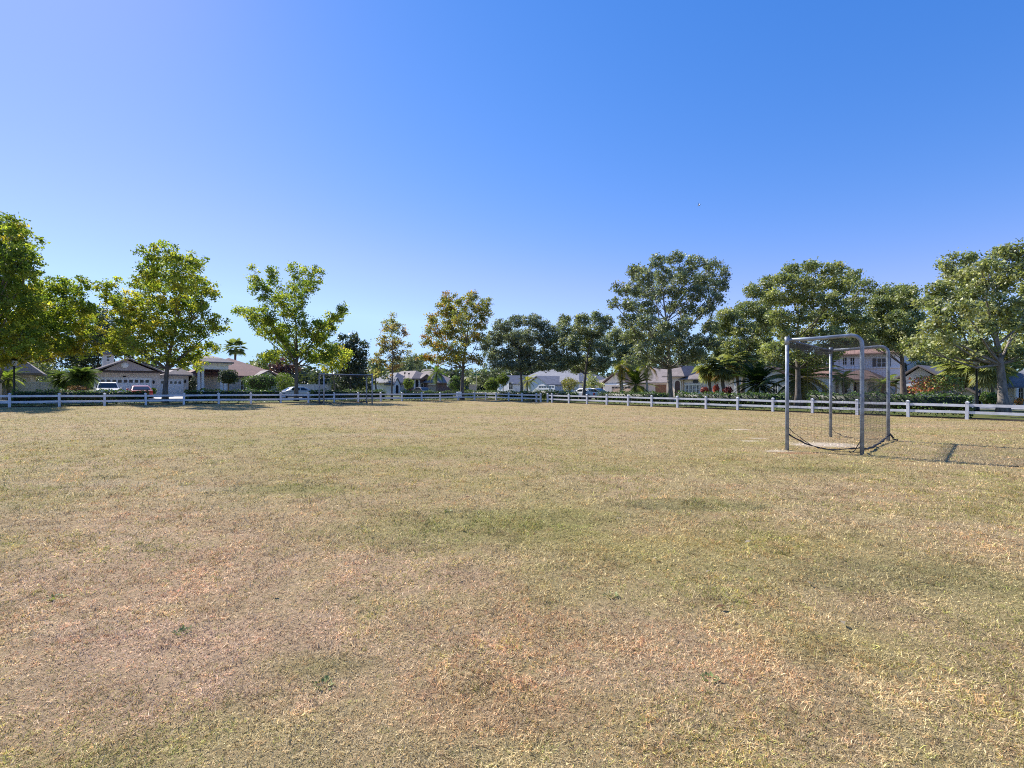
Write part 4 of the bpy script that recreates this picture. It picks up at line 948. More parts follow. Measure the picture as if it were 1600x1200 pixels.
# --- two storey white house
F = Face('R', 1330, 40); h = house('two storey white house with clay tile roof, dark shutters and brown porch roof', 'house', F, None)
x0, x1 = F.x(1268), F.x(1408); ze = F.z(1350, 553)
MB().box(x0, x1, 0, 11, -.1, ze).build('wall', M_STUCCO_WHITE, h)
m = MB(); hip(m, x0-.7, x1+.7, -.7, 11.7, ze+.05, ze+1.5); m.build('roof', M_RCLAY, h)
for px in (1317, 1329): window(h, F.x(px), F.x(px+6), F.z(px, 570), F.z(px, 559))
window(h, F.x(1371), F.x(1384), F.z(1378, 574), F.z(1378, 560), shutters=True)
window(h, F.x(1287), F.x(1296), F.z(1290, 574), F.z(1290, 562), shutters=True)
MB().box(x0-.03, x1+.03, -.12, -.005, F.z(1340, 576.5), F.z(1340, 574)).build('string_course', M_TRIM, h)
pa, pb = F.x(1312, -3), F.x(1372, -3); zp = F.z(1340, 593, -3)
m = MB(); hip(m, pa-.4, pb+.4, -3.6, .0-.01, zp+.05, F.z(1335, 579, -1)); m.build('porch_roof', M_RBROWN, h)
MB().box(pa, pb, -3.1, -2.8, zp-.3, zp-.12).build('porch_beam', M_STUCCO_BEIGE, h)
for px in (1313.5, 1331, 1353, 1370): 
    x = F.x(px, -3); MB().box(x-.16, x+.16, -3.12, -2.8, 0, zp-.302).build('porch_column', M_STUCCO_BEIGE, h)
MB().box(F.x(1330), F.x(1338), -.08, -.004, 0, 2.4).build('front_door', M_DBROWN, h)
window(h, F.x(1316), F.x(1325), .7, 2.2); window(h, F.x(1346), F.x(1356), .7, 2.2)
a, b = F.x(1258, -4), F.x(1300, -4); z1 = F.z(1275, 588, -4); MB().box(a, b, -4, -.01, -.1, z1).build('side_wing', M_STUCCO_WHITE, h)
m = MB(); hip(m, a-.5, b+.5, -4.5, 1.5, z1+.05, z1+1.3); m.build('side_wing_roof', M_RCLAY, h)
MB().box(F.x(1237.5, -4), F.x(1240, -4), -4, -3.6, -.1, 2.5).build('gate_post', M_STUCCO_WHITE, h) if False else None
window(h, F.x(1285, -4), F.x(1293, -4), .8, 2.0, -4)

# --- gable garage house on the right
F = Face('R', 1430, 34); h = house('pale house with a low gable and brown garage door under a white canopy', 'house', F, None)
x0, x1 = F.x(1401), F.x(1475); zl = F.z(1401, 598); zp = F.z(1442, 574)
MB().prism_y([(x0,-.1),(x1,-.1),(x1,zl),((x0+x1)/2,zp),(x0,zl)], 0, 10).build('wall', M_STUCCO_GREY, h)
m = MB(); gable(m, x0-1.1, x1+1.1, -.7, 10.6, zl-.25, zp+.28); m.build('roof', M_RTAUPE, h)
m = MB(); m.box(F.x(1406.5), F.x(1409), -.05, -.004, .5, F.z(1407, 604)); m.build('narrow_window', M_GLASS, h)
garage_door(h, F.x(1417), F.x(1430), F.z(1423, 605), 0, M_DBROWN, frame=False)
m = MB(); m.prism_y([(F.x(1411), F.z(1411, 604)), (F.x(1416), F.z(1416, 600.5)), (F.x(1434), F.z(1434, 598)), (F.x(1437), F.z(1437, 601)), (F.x(1434), F.z(1434, 602)), (F.x(1416), F.z(1416, 604))], -1.1, -.003); m.build('canopy', M_TRIM, h)

# --- right edge house
F = Face('R', 1560, 30); h = house('low house at the right edge with white band, columns and dark roof', 'house', F, None)
x0, x1 = F.x(1527), F.x(1680); ze = F.z(1560, 606); MB().box(x0, x1, 2, 12, -.1, ze).build('wall', M_STUCCO_GREY, h)
MB().box(x0, F.x(1558), 1.8, 1.995, ze-.75, ze+.02).build('fascia_band', M_TRIM, h)
m = MB(); hip(m, F.x(1545), x1+.6, 1.3, 13, ze+.1, ze+2.6); m.build('roof', M_RSLATE, h)
for px in (1586, 1600, 1618): MB().lathe([(.2,0),(.2,.1),(.15,.16),(.14,ze-.1),(.2,ze)], F.x(px), 1.0, 12).build('column', M_TRIM, h)
window(h, F.x(1590, 2), F.x(1600, 2), .6, 1.9, 2)
a, b = F.x(1500, 1), F.x(1523, 1); zg = F.z(1512, 616, 1); MB().prism_y([(a,-.1),(b,-.1),(b,zg),((a+b)/2,F.z(1513,607,1)),(a,zg)], 1, 6).build('side_gable', M_STUCCO_GREY, h)
m = MB(); gable(m, a-.35, b+.35, .6, 6.4, zg, F.z(1513, 605.5, 1)); m.build('side_gable_roof', M_RTAUPE, h)

# --- white board fences, gate pier, urns
def board_fence(label, pxa, pxb, off, h):
    a, b = fl(pxa, off), fl(pxb, off); d = (b-a); n = int(d.length/2.4)+1; Ln = d.length; rz = math.atan2(d.y, d.x)
    t = thing('board_fence', label, 'fence', (a.x, a.y, gz(a.x)), rz, 'white board fences between houses')
    m = MB(); k = int(Ln/.16)
    for i in range(k): m.box(Ln*i/k+.004, Ln*(i+1)/k-.004, -.02, .02, .06, h-.08+.0*i)
    m.box(0, Ln, -.04, -.021, h-.14, h-.02); m.box(0, Ln, -.04, -.021, .1, .22); m.build('boards', M_VINYL, t)
    for i in range(n+1):
        x = Ln*i/n; q = MB(); q.box(x-.065, x+.065, -.11, -.041, 0, h+.04); q.box(x-.08, x+.08, -.125, -.03, h+.041, h+.09); q.build('post', M_VINYL, t)
board_fence('white board fence between the far left house and the fan palms', 26, 92, 21, 1.75)
board_fence('white board fence behind the silver sedan, left of the far goal', 466, 517, 24, 1.75)
px_, t_ = 738.5, 72
t = thing('gate_pier', 'pale stone gate pier behind the hedge right of the autumn tree', 'pier', (wx(px_,t_), t_, gz(wx(px_,t_))), -.2)
zt = wz(601, t_)-gz(wx(px_,t_)); MB().box(-.42,.42,-.42,.42,-.1,zt-.12).build('shaft', M_STONE, t); MB().box(-.5,.5,-.5,.5,zt-.118,zt+.02).build('cap', M_CAST, t)
for i, (px_, lab) in enumerate(((1327, 'stone finial urn on a stepped base before the dark porch, left of two'), (1370, 'stone finial urn on a stepped base right of the porch, right of two'))):
    t_ = 53; x = wx(px_, t_); t = thing('garden_urn', lab, 'urn', (x, t_, gz(x)), 0, 'stone urns before the white house'); zt = wz(607, t_)-gz(x)
    MB().box(-.36,.36,-.36,.36,-.05,zt-.62).build('pedestal', M_CAST, t); MB().box(-.46,.46,-.46,.46,zt-.618,zt-.53).build('slab', M_CAST, t)
    MB().lathe([(.28,zt-.528),(.24,zt-.45),(.1,zt-.4),(.16,zt-.3),(.2,zt-.18),(.15,zt-.06),(.03,zt)], n=14).build('finial', M_CAST, t)

# --- lamp posts, signs, poles
def lamp(label, px, t, ytop):
    x = wx(px, t); z0 = gz(x); zt = wz(ytop, t)-z0; r = thing('street_lamp', label, 'street lamp', (x, t, z0), 0, 'black post lamps')
    MB().lathe([(.17,-.05),(.17,.25),(.11,.34),(.085,.6),(.065,zt*.5),(.055,zt-.72),(.10,zt-.68),(.10,zt-.62)], n=12).build('pole', M_BLACKMETAL, r)
    l = MB(); l.lathe([(.10,zt-.60),(.17,zt-.52),(.21,zt-.2),(.2,zt-.18)], n=8); g_ = l.build('lantern', M_LAMPGLASS, r)
    c = MB(); c.lathe([(.25,zt-.178),(.22,zt-.12),(.1,zt-.03),(.03,zt),(.015,zt+.08)], n=10); c.build('cap', M_BLACKMETAL, g_)
lamp('black lamp post behind the far left fence and hedge', 22, 39, 560)
lamp('black lamp post on the lawn beside the forked oak trunk at right', 1526, 34.5, 556)
def pole(name, label, cat, px, t, ytop, rad, m_):
    x = wx(px, t); z0 = gz(x); zt = wz(ytop, t)-z0; r = thing(name, label, cat, (x, t, z0))
    MB().tube([(0,0,-.1),(0,0,zt)], rad, 8).build('pole', m_, r); return r, zt
r, zt = pole('street_sign', 'green street name sign on a pale post, right of the autumn tree trunk', 'sign', 745, 66, 584, .04, M_CAST)
MB().box(-.42,.42,-.015,.015,zt-.22,zt-.02).build('sign_blade', M_SIGNG, r); MB().box(-.015,.015,-.40,.40,zt-.0,zt+.2).build('sign_blade', M_SIGNG, r)
r, zt = pole('road_sign', 'small white sign on a dark post left of the autumn tree trunk', 'sign', 701, 70, 597, .035, M_BLACKMETAL)
MB().box(-.25,.25,-.05,-.036,zt-.62,zt).build('sign_plate', M_TRIM, r)
r, zt = pole('notice_sign', 'white notice board standing low behind the fence by the autumn tree trunk', 'sign', 717, 57.5, 612, .03, M_TRIM)
MB().box(-.34,.34,-.05,-.031,zt-.75,zt).build('sign_plate', M_TRIM, r)
r, zt = pole('light_pole', 'thin dark pole before the white gabled house, left of two', 'pole', 632.5, 78, 584, .05, M_BLACKMETAL)
MB().lathe([(.12,zt),(.14,zt+.2),(.04,zt+.3)], n=8).build('cap', M_BLACKMETAL, r)
r, zt = pole('light_pole', 'thin dark pole before the white gabled house, right of two', 'pole', 639, 79, 585, .045, M_BLACKMETAL)
MB().lathe([(.12,zt),(.14,zt+.2),(.04,zt+.3)], n=8).build('cap', M_BLACKMETAL, r)

# --- cars
def car(name, label, x, y, rz, paint, kind):
    r = thing(name, label, 'car', (x, y, gz(x)+.03), rz, 'parked cars')
    if kind == 'suv':
        L, W, Hh = 4.8, .94, 1.78
        low = [(-2.35,.42),(-2.4,.75),(-2.32,1.05),(1.15,1.12),(2.2,1.0),(2.38,.8),(2.36,.42)]
        cab = [(-2.28,1.04),(-2.05,1.66),(-1.7,1.76),(.25,1.76),(.55,1.68),(1.25,1.11)]
    else:
        L, W, Hh = 4.6, .89, 1.45
        low = [(-2.25,.36),(-2.3,.66),(-2.2,.93),(-1.5,.97),(1.0,.95),(2.05,.80),(2.26,.62),(2.24,.34)]
        cab = [(-1.75,.96),(-.95,1.36),(-.55,1.43),(.15,1.43),(.5,1.36),(1.2,.94)]
    def loft(pts, hw_of, name_, m_, bev):
        prof = [(-1, 0), (-.96, 1)]
        mb = MB(); n = len(pts)
        ring = lambda k, s: [(p[0], s*hw_of(p[1])*k, p[1]) for p in pts]
        v = ring(.90, -1)+ring(1, -1)+ring(1, 1)+ring(.90, 1)
        # outer outline slightly shrunk gives a rounded edge
        cx_ = sum(p[0] for p in pts)/n; cz_ = sum(p[1] for p in pts)/n
        v = [(cx_+(x_-cx_)*(.985 if abs(i//n-1.5) < 1 else 1.0), y_, cz_+(z_-cz_)*(.94 if abs(i//n-1.5) < 1 else 1.0)) for i, (x_, y_, z_) in enumerate(v)]
        f = []
        for q in range(3):
            for k in range(n): f.append((q*n+k, q*n+(k+1) % n, (q+1)*n+(k+1) % n, (q+1)*n+k))
        f.append(tuple(range(n-1, -1, -1)))
        f[-1] = tuple(range(n)); f.append(tuple(range(4*n-1, 3*n-1, -1)))
        # side caps belong on the outer rings
        mb.add(v, f, False)
        o = mb.build(name_, m_, r, bev); return o
    zb = low[2][1]; zt = max(p[1] for p in cab)
    # body: side profile extruded with rounded edges, wheel arches as dark liners
    b = MB(); b.prism_y(low, -W, W); body = b.build('body', paint, r, .07)
    c = MB(); n = len(cab); hw = lambda z: W*.97-(z-zb)/(zt-zb)*.2
    v = [(p[0], -hw(p[1]), p[1]) for p in cab]+[(p[0], hw(p[1]), p[1]) for p in cab]
    c.add(v, [tuple(range(n)), tuple(range(2*n-1, n-1, -1))]+[(i, i+n, (i+1) % n+n, (i+1) % n) for i in range(n)]); c.build('cabin', paint, r, .05)
    def inset(p, q, a): return p[0]+(q[0]-p[0])*a, p[1]+(q[1]-p[1])*a
    A, B, D, E = cab[0], cab[1], cab[-2], cab[-1]
    def pane(p, q, name_):   # sloped glass between cabin profile points p (low) and q (high)
        dx, dz = q[0]-p[0], q[1]-p[1]; ln = math.hypot(dx, dz); nx, nz = (dz/ln, -dx/ln); s = 1 if (nx > 0) == (p[0] > 0) else -1
        o = .012*s; a, b2 = inset(p, q, .1), inset(p, q, .93); h1, h2 = hw(a[1])-.09, hw(b2[1])-.09
        vv = [(a[0]+nx*o, -h1, a[1]+nz*o), (a[0]+nx*o, h1, a[1]+nz*o), (b2[0]+nx*o, h2, b2[1]+nz*o), (b2[0]+nx*o, -h2, b2[1]+nz*o)]
        MB().add(vv, [(0,1,2,3)]).build(name_, M_CARGLASS, r)
    pane(E, D, 'windscreen'); pane(A, B, 'rear_window')
    for sg in (-1, 1):
        zl, zh = zb+.1, zt-.13
        xa, xb_ = A[0]+(B[0]-A[0])*.5+.15, E[0]-.42; xc, xd = D[0]-.12, B[0]+.25; xm = (xa+xb_)/2-.1
        for (p0, p1, p2, p3) in (((xa, zl), (xm-.05, zl), (xm-.05, zh), (xd, zh)), ((xm+.05, zl), (xb_, zl), (xc, zh), (xm+.05, zh))):
            vv = [(q[0], sg*(hw(q[1])+.012), q[1]) for q in (p0, p1, p2, p3)]
            MB().add(vv, [(0,1,2,3)]).build('side_window', M_CARGLASS, r)
        mm = MB(); mm.box(E[0]-.55, E[0]-.35, sg*(W+.02) if sg > 0 else -W-.22, W+.22 if sg > 0 else -W-.02, zb+.02, zb+.2); mm.build('mirror', paint, r, .03)
        hl = MB(); hl.box(low[-2][0]-.16, low[-2][0]+.03, sg*.78-.14, sg*.78+.14, zb-.33, zb-.18); hl.build('headlight', M_LIGHT, r, .02)
        tl = MB(); tl.box(low[1][0]-.02, low[1][0]+.12, sg*.76-.13, sg*.76+.13, zb-.3, zb-.08); tl.build('tail_light', M_TAIL, r, .02)
        for wx_ in (-1.42, 1.42):
            wr = .36 if kind == 'suv' else .32
            ar = MB(); ar.lathe([(wr+.07, sg*(W-.2)), (wr+.07, sg*(W+.004))] if sg > 0 else [(wr+.07, -W-.004), (wr+.07, -W+.2)], wx_, wr, 20, 'y'); ar.build('wheel_arch', M_DARK, r)
            w = MB(); ys = sorted((sg*(W-.17), sg*(W+.02))); w.lathe([(wr*.7, ys[0]), (wr, ys[0]+.03), (wr, ys[1]-.03), (wr*.7, ys[1])], wx_, wr, 22, 'y'); w_ = w.build('wheel', M_TYRE, r)
            ri = MB(); yy = sorted((sg*(W+.005), sg*(W+.026))); ri.lathe([(wr*.64, yy[0]), (wr*.6, yy[1])], wx_, wr, 16, 'y'); ri.build('rim', M_RIM, w_)
    gr = MB(); gr.box(low[-2][0]-.05, low[-2][0]+.02, -.45, .45, zb-.4, zb-.24); gr.build('grille', M_DARK, r)
    bp = MB(); bp.box(-2.3, 2.28, -W+.05, W-.05, .26, low[0][1]+.03); bp.build('underbody', M_DARK, r)
    return r
aL = math.atan2(dL.y, dL.x); aR = math.atan2(dR.y, dR.x)
p = fl(168, 19.5); car('parked_car', 'white SUV facing the street on the driveway at left', p.x, p.y, aL-math.pi/2, M_PWHITE, 'suv')
p = fl(219, 17.8); car('parked_car', 'red sedan on the driveway by the left garage door', p.x, p.y, aL+math.pi/2, M_PRED, 'sedan')
p = fl(461, 9.2); car('parked_car', 'silver sedan parked on the road behind the open sycamore trunk', p.x, p.y, aL+math.pi, M_PSILVER, 'sedan')
p = fl(660, 24); car('parked_car', 'dark car before the arched brick house', p.x, p.y, aL-math.pi/2, M_PDARK, 'sedan')
p = fr(914, 11.5); car('parked_car', 'white sedan glimpsed behind the fence at the rounded oak trunk', p.x, p.y, aR+math.pi, M_PWHITE, 'sedan')
p = fr(928, 19.0); car('parked_car', 'dark car parked behind the white sedan near the rounded oak', p.x, p.y, aR+math.pi, M_PDARK, 'sedan')

# ------------------------------------------------------------------ goals
def goal(label, fn, ff, bn, bf, hgt, rad, mesh=.075, cord=.0017):
    """four posts: front near, front far, back near, back far"""
    o = Vector((fn[0], fn[1])); r = thing('soccer_goal', label, 'goal', (o.x, o.y, gz(o.x)), 0, 'pipe frame goals on the field')
    def P(q, z): return Vector((q[0]-o.x, q[1]-o.y, gz(q[0])-gz(o.x)+z))
    for f_, b_ in ((fn, bn), (ff, bf)):
        fz, bz_ = P(f_, 0), P(b_, 0); d = (Vector(b_)-Vector(f_)); Ln = d.length; d = Vector((d.x/Ln, d.y/Ln, 0))
        q = MB(); q.tube([P(f_, -.15), P(f_, hgt*.5), P(f_, hgt+.02)], rad, 14); q.lathe([(rad*1.22, hgt-.16), (rad*1.22, hgt+.05)], P(f_, 0).x, P(f_, 0).y, 14); q.build('front_post', M_GALV, r)
        cr = .22; pts = [P(f_, hgt-.04)+d*rad*.9, P(f_, hgt-.03)+d*(Ln*.4), P(f_, hgt+.01)+d*(Ln-cr)]
        for k in range(1, 7):
            a = k/6*math.pi/2; pts.append(P(b_, hgt+.01-cr)+d*(-cr+cr*math.sin(a))+Vector((0, 0, cr*math.cos(a))))
        pts += [P(b_, hgt*.45), P(b_, -.15)]
        q = MB(); q.tube(pts, rad*1.04, 14); q.build('back_frame', M_GALV, r)
    q = MB(); q.tube([P(fn, hgt-.04), P(ff, hgt-.04)], rad*.62, 12); q.build('crossbar', M_GALV, r)
    # net: two sides, back and roof, hanging slack
    net = MB()
    def sheet(a0, a1, b0, b1, nu, nv, sag):
        A0, A1, B0, B1 = map(Vector, (a0, a1, b0, b1)); nrm = (A1-A0).cross(B0-A0).normalized()
        def pnt(u, v):
            p_ = A0.lerp(A1, u).lerp(B0.lerp(B1, u), v)
            k = math.sin(math.pi*u)*math.sin(math.pi*min(1, v*1.0))
            return p_+nrm*sag*k+Vector((0, 0, -.05*math.sin(math.pi*u)*(1-v)))
        for i in range(nu+1): net.tube([pnt(i/nu, j/8) for j in range(9)], cord, 3, cap=False)
        for j in range(nv+1): net.tube([pnt(i/12, j/nv) for i in range(13)], cord, 3, cap=False)
    S = lambda q: Vector(q)
    ls = (S(bn)-S(fn)).length; lb = (S(bf)-S(bn)).length; zb = .07
    sheet(P(fn, hgt-.1), P(bn, hgt-.22), P(fn, zb+.35), P(bn, zb), int(ls/mesh), int(hgt/mesh), .06)
    sheet(P(ff, hgt-.1), P(bf, hgt-.22), P(ff, zb+.25), P(bf, zb), int(ls/mesh), int(hgt/mesh), -.06)
    sheet(P(bn, hgt-.2), P(bf, hgt-.2), P(bn, zb), P(bf, zb), int(lb/mesh), int(hgt/mesh), .10)
    sheet(P(fn, hgt-.08), P(ff, hgt-.08), P(bn, hgt-.05), P(bf, hgt-.05), int(lb/mesh), int(ls/mesh), .0)
    net.build('net', M_NET, r)
    # slack net gathered along the crossbar
    g_ = MB()
    A, B = P(fn, hgt-.06), P(ff, hgt-.06); nu = int((B-A).length/.035)
    for layer in range(3):
        off = Vector((.05*(layer-1), -.04*(layer-1), 0))
        for i in range(nu):
            u = i/nu; a = A.lerp(B, u)+off; l_ = .17+.04*math.sin(u*19+layer)+rng.normal(0, .02)
            g_.tube([a, a+Vector((rng.normal(0,.01), rng.normal(0,.01), -l_*.5)), a+Vector((rng.normal(0,.02), rng.normal(0,.02), -l_))], cord*1.1, 3, cap=False)
        for zz in (.05, .10, .15):
            g_.tube([A.lerp(B, i/40)+off+Vector((0, 0, -zz+.012*math.sin(i*1.7+layer))) for i in range(41)], cord*1.4, 3, cap=False)
    g_.build('gathered_net', M_NET, r)
    # rope along the bottom
    rp = MB()
    def rope(a, b, za, zb_, dip, n=16, rr=.016):
        pts = []
        for i in range(n+1):
            u = i/n; p_ = P((a[0]+(b[0]-a[0])*u, a[1]+(b[1]-a[1])*u), 0); z = za*(1-u)**3+zb_*u**3+.02
            p_.z += z+rng.uniform(0, .02); p_.x += rng.normal(0, .02); p_.y += rng.normal(0, .02); pts.append(p_)
        rp.tube(pts, [rr*rng.uniform(.6, 1.5) for _ in pts], 6)
    rope(fn, bn, .42, .16, 0); rope(fn, bn, .55, .03, 0, rr=.008); rope(bn, bf, .1, .14, 0, 26, .024); rope(ff, (ff[0]+.4*(bf[0]-ff[0]), ff[1]+.4*(bf[1]-ff[1])), .3, .0, 0, 8, .012)
    rope((bn[0], bn[1]), (bn[0]-.25, bn[1]+.12), .5, .03, 0, 6, .014); rope((bf[0], bf[1]), (bf[0]+.2, bf[1]-.15), .25, .02, 0, 6, .02)
    rp.build('bottom_rope', M_NET, r)
    return r
goal('large grey pipe goal with torn net, near right on the dry field', (7.24,12.8), (10.68,16.3), (8.62,11.98), (11.72,15.15), 2.94, .045)
goal('small looking grey pipe goal far across the field at left', (-15.7,40.6), (-12.35,42.95), (-16.6,41.9), (-13.25,44.3), 2.62, .058, .2, .0035)

# ------------------------------------------------------------------ bird
t_ = 70; x = wx(1092, t_); z = wz(321, t_)
b = thing('bird', 'tiny dark bird flying high in the clear blue sky', 'bird', (x, t_, z), .4)
m = MB(); pr = [(.005,-.22),(.04,-.15),(.055,-.03),(.05,.06),(.035,.11),(.04,.15),(.03,.19),(.006,.24)]
m.lathe(pr, 0, 0, 10, 'y')
m.add([(0,.02,.03),(0,-.10,.03),(.10,-.05,.24),(.07,.03,.2),(.16,-.08,.36)], [(0,1,2,3),(3,2,4)]); m.add([(0,.02,.03),(0,-.10,.03),(-.10,-.05,.24),(-.07,.03,.2),(-.16,-.08,.36)], [(3,2,1,0),(4,2,3)])
m.add([(-.03,-.2,0),(.03,-.2,0),(.05,-.34,.01),(-.05,-.34,.01)], [(0,1,2,3)])
bo = m.build('body', M_PDARK, b); so = bo.modifiers.new('thickness', 'SOLIDIFY'); so.thickness = .012

# ------------------------------------------------------------------ grass blades on the field
def blades():
    tab = rng.random((128, 128))
    def vn(x, y, sc_):
        x = x/sc_; y = y/sc_; i = np.floor(x).astype(int); j = np.floor(y).astype(int); fx = x-i; fy = y-j
        fx = fx*fx*(3-2*fx); fy = fy*fy*(3-2*fy); T = lambda a, b: tab[a % 128, b % 128]
        return (T(i,j)*(1-fx)+T(i+1,j)*fx)*(1-fy)+(T(i,j+1)*(1-fx)+T(i+1,j+1)*fx)*fy
    def batch(n, t0, t1, lmin, lmax, wmin, wmax):
        nt_ = n//11                                     # tufts, then their blades
        u = rng.random(nt_); tt = t0*(t1/t0)**(u**1.12)
        tx = rng.uniform(-1, 1, nt_)*(1.1*tt+1.2); gt = np.clip((tt/3.0)**.62, .8, 5.5)
        tid = np.repeat(np.arange(nt_), 11); n = len(tid); loose = rng.random(n) < .25
        r_ = np.where(loose, .10, .021)*gt[tid]; g_ = gt[tid]
        x = tx[tid]+rng.normal(0, 1, n)*r_; y = tt[tid]+rng.normal(0, 1, n)*r_
        tall = np.clip(rng.normal(1, .3, nt_)*(.55+.9*vn(tx, tt, .35)), .35, 1.8)[tid]
        bright = np.clip(rng.lognormal(0, .22, nt_)*(.72+.56*vn(tx+40, tt, .22)), .4, 2.0)[tid]
        green = (rng.random(nt_) < .45*np.clip(vn(tx+9, tt+5, .9)*1.6-.6, 0, 1)+.07)[tid]
        rust = (rng.random(nt_) < .35*np.clip(vn(tx+70, tt+25, .6)*1.6-.5, 0, 1)+.05)[tid]
        keep = np.maximum(nL.x*x+nL.y*y-cL, nR.x*x+nR.y*y-cR) < -.1
        # bare sand has little grass
        for (px_, py_, rx, ry, col, k) in PATCH:
            if col is SAND:
                q = np.hypot((x-px_)/rx, (y-py_)/ry) < .75; keep &= ~(q & (rng.random(n) < .78))
        x, y, g_, tall, bright, green, rust = [q[keep] for q in (x, y, g_, tall, bright, green, rust)]; n = len(x)
        az = rng.uniform(0, 2*math.pi, n); tilt = np.clip(rng.normal(.95, .38, n), .05, 1.5); ln = rng.uniform(lmin, lmax, n)*rng.uniform(.6, 1.2, n)*np.minimum(g_, 1.9)*tall; w = rng.uniform(wmin, wmax, n)*g_
        d = np.stack([np.cos(az)*np.sin(tilt), np.sin(az)*np.sin(tilt), np.cos(tilt)], 1)
        a2 = az+math.pi/2+rng.normal(0, .7, n); s = np.stack([np.cos(a2), np.sin(a2), rng.normal(0, .25, n)], 1)
        b = np.stack([x, y, gz_np(x)+.0], 1)
        mid = b+d*ln[:, None]*.55; tip = mid+(d*np.array([1.25,1.25,.45]))*ln[:, None]*.5
        v = np.stack([b-s*w[:, None]*.5, b+s*w[:, None]*.5, mid+s*w[:, None]*.42, tip, mid-s*w[:, None]*.42], 1).reshape(-1, 3)
        base = np.arange(n)[:, None]*5
        f = np.concatenate([base+np.array([[0,1,2]]), base+np.array([[0,2,4]]), base+np.array([[4,2,3]])])
        kind = rng.random(n); c = np.ones((n, 3))*(1.40*bright*g_**-.10*np.clip(rng.normal(1, .22, n), .45, 1.6))[:, None]  # farther blades coloured darker, to offset their sunlit tips at grazing view
        c[green] *= np.array([.72,.86,.48]); c[rust] *= np.array([1.05,.84,.74]); st = kind > .82; c[st] *= np.array([1.2,1.17,1.15])
        return v, f, np.repeat(c, 5, axis=0)
    V, F, K = [], [], []; off = 0
    for args in ((1050000, 1.75, 60, .015, .038, .0023, .0048),):
        v, f, k = batch(*args); V.append(v); F.append(f+off); K.append(k); off += len(v)
    o = np_mesh('field_grass', np.concatenate(V), np.concatenate(F), blade_mat(), None, np.concatenate(K))
    tag(o, 'short dry tan and olive turf covering the playing field', 'grass', kind='stuff')
blades()
# weeds and fallen leaves
def scatter_weeds():
    V, F, K = [], [], []; n = 0
    spots = [(84,935),(285,990),(955,932),(505,1072),(700,800),(1110,1062),(1370,750)]
    for px_, py_ in spots:
        x, y = pt(px_, py_); r_ = rng.uniform(.025, .06)*(1+.08*y)
        for i in range(40):
            a = rng.uniform(0, 6.28); d = r_*rng.random()**.5; L_ = rng.uniform(.012, .026)*(1+.08*y); e = rng.uniform(.2, 1.0)
            b = np.array([x+math.cos(a)*d, y+math.sin(a)*d, gz(x)+.005]); dv = np.array([math.cos(a)*math.cos(e), math.sin(a)*math.cos(e), math.sin(e)])*L_; s = np.array([-math.sin(a), math.cos(a), 0])*L_*.24
            V += [b, b+dv*.5+s, b+dv, b+dv*.5-s]; F.append((n, n+1, n+2, n+3)); n += 4
            K += [np.array([.24,.28,.09])*rng.uniform(.6, 1.4)]*4
    o = np_mesh('weeds', V, F, M_HEDGE, None, np.array(K)); tag(o, 'small bright green weed tufts in the dry grass', 'weeds', kind='stuff')
    V, F, K = [], [], []; n = 0
    for i in range(80):
        t = 3.2*(28/3.2)**rng.random(); x = rng.uniform(-1, 1)*1.1*t; L_ = rng.uniform(.02, .05)
        a = rng.uniform(0, 6.28); d = np.array([math.cos(a), math.sin(a), rng.uniform(-.2, .3)])*L_; s = np.array([-math.sin(a), math.cos(a), rng.uniform(-.3, .3)])*L_*.45
        b = np.array([x, t, gz(x)+.03]); V += [b-d, b+s+[0,0,.008], b+d, b-s+[0,0,.008]]; F.append((n, n+1, n+2, n+3)); n += 4
        K += [np.array([(.50,.44,.36),(.30,.19,.10),(.42,.34,.20),(.22,.13,.08)][rng.integers(4)])*rng.uniform(.7, 1.2)]*4
    o = np_mesh('leaf_litter', V, F, M_LEAF, None, np.array(K)); tag(o, 'scattered dry fallen leaves on the grass', 'leaves', kind='stuff')
scatter_weeds()

# ------------------------------------------------------------------ sky, sun, camera
SUN = Vector((-.76, .65, 0)).normalized(); EL = R(43)
sd_ = Vector((SUN.x*math.cos(EL), SUN.y*math.cos(EL), math.sin(EL)))
L = bpy.data.lights.new('sun', 'SUN'); L.energy = 4.2; L.angle = R(.53); L.color = (1.0, .94, .86)
so = bpy.data.objects.new('sun', L); COL.objects.link(so); so.rotation_euler = sd_.to_track_quat('Z', 'Y').to_euler()
W = bpy.data.worlds.new('World'); sc.world = W; W.use_nodes = True; nt = W.node_tree
bg = nt.nodes['Background']; sky = nd(nt, 'ShaderNodeTexSky', sky_type='NISHITA')
sky.sun_disc = False; sky.sun_elevation = EL; sky.sun_rotation = math.atan2(SUN.x, SUN.y)
sky.air_density = 1.0; sky.dust_density = .1; sky.ozone_density = 3.0; sky.altitude = 0
EXPO = .9; SKY = .13; kk = SKY*2**EXPO
sp_ = nd(nt, 'ShaderNodeSeparateColor'); cb_ = nd(nt, 'ShaderNodeCombineColor'); nt.links.new(sky.outputs[0], sp_.inputs[0])
hs = nd(nt, 'ShaderNodeHueSaturation'); hs.inputs['Saturation'].default_value = 1.2; nt.links.new(sky.outputs[0], hs.inputs['Color']); nt.links.new(hs.outputs[0], sp_.inputs[0])
lv = []
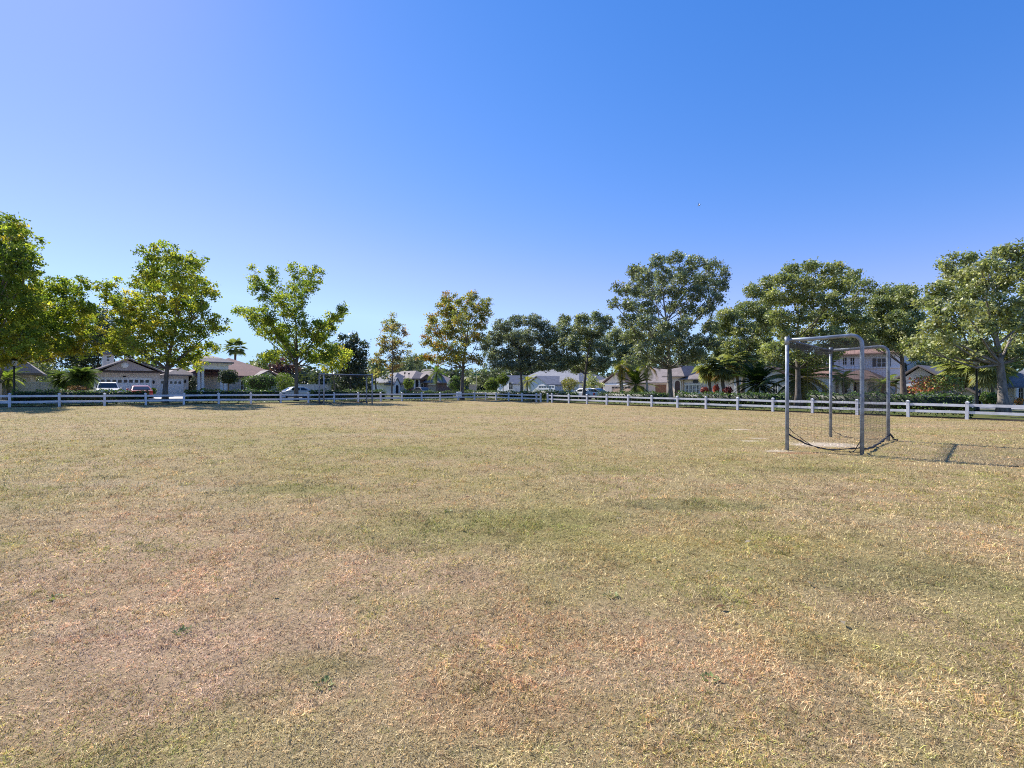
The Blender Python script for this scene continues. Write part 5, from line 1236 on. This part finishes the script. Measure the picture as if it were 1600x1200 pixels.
for ch, (pre, p_, a_, top) in enumerate(((.94, 1.4, 1.72, 9.), (.82, .85, .85, .84), (1.0, .6, 1.0, 1.25))):   # clear, dry winter sky: a deeper, more even blue than the model's
    m1 = nd(nt, 'ShaderNodeMath', operation='MULTIPLY'); nt.links.new(sp_.outputs[ch], m1.inputs[0]); m1.inputs[1].default_value = pre*.13*2**.6
    m2 = nd(nt, 'ShaderNodeMath', operation='POWER'); nt.links.new(m1.outputs[0], m2.inputs[0]); m2.inputs[1].default_value = p_
    m3 = nd(nt, 'ShaderNodeMath', operation='MULTIPLY'); nt.links.new(m2.outputs[0], m3.inputs[0]); m3.inputs[1].default_value = a_/kk
    m4 = nd(nt, 'ShaderNodeMath', operation='MINIMUM'); nt.links.new(m3.outputs[0], m4.inputs[0]); m4.inputs[1].default_value = top/kk
    lv.append(m4.outputs[0])
gm = nd(nt, 'ShaderNodeMath', operation='MULTIPLY'); nt.links.new(lv[1], gm.inputs[0]); gm.inputs[1].default_value = .67
rm = nd(nt, 'ShaderNodeMath', operation='SMOOTH_MIN'); nt.links.new(lv[0], rm.inputs[0]); nt.links.new(gm.outputs[0], rm.inputs[1]); rm.inputs[2].default_value = .1/kk
for ch, so_ in enumerate((rm.outputs[0], lv[1], lv[2])): nt.links.new(so_, cb_.inputs[ch])
nt.links.new(cb_.outputs[0], bg.inputs['Color']); bg.inputs['Strength'].default_value = SKY
cam = bpy.data.cameras.new('camera'); co = bpy.data.objects.new('camera', cam); COL.objects.link(co)
co.location = (0, 0, H); co.rotation_euler = (R(90), 0, 0); cam.sensor_fit = 'HORIZONTAL'; cam.sensor_width = 36; cam.lens = 36*FP/1600
cam.shift_y = 4/1600; cam.clip_end = 6000; cam.clip_start = .05
sc.camera = co
sc.view_settings.view_transform = 'Standard'; sc.view_settings.look = 'None'; sc.view_settings.gamma = 1.0; sc.view_settings.exposure = EXPO; sc.view_settings.use_curve_mapping = False
sc.render.engine = 'CYCLES'
cy = sc.cycles; cy.use_denoising = False; cy.filter_width = 1.05; cy.max_bounces = 8; cy.diffuse_bounces = 6; cy.glossy_bounces = 2; cy.transmission_bounces = 4; cy.transparent_max_bounces = 4
cy.caustics_reflective = False; cy.caustics_refractive = False; cy.sample_clamp_indirect = 6.0

print('leaves', sum(NL), 'script bytes ok')
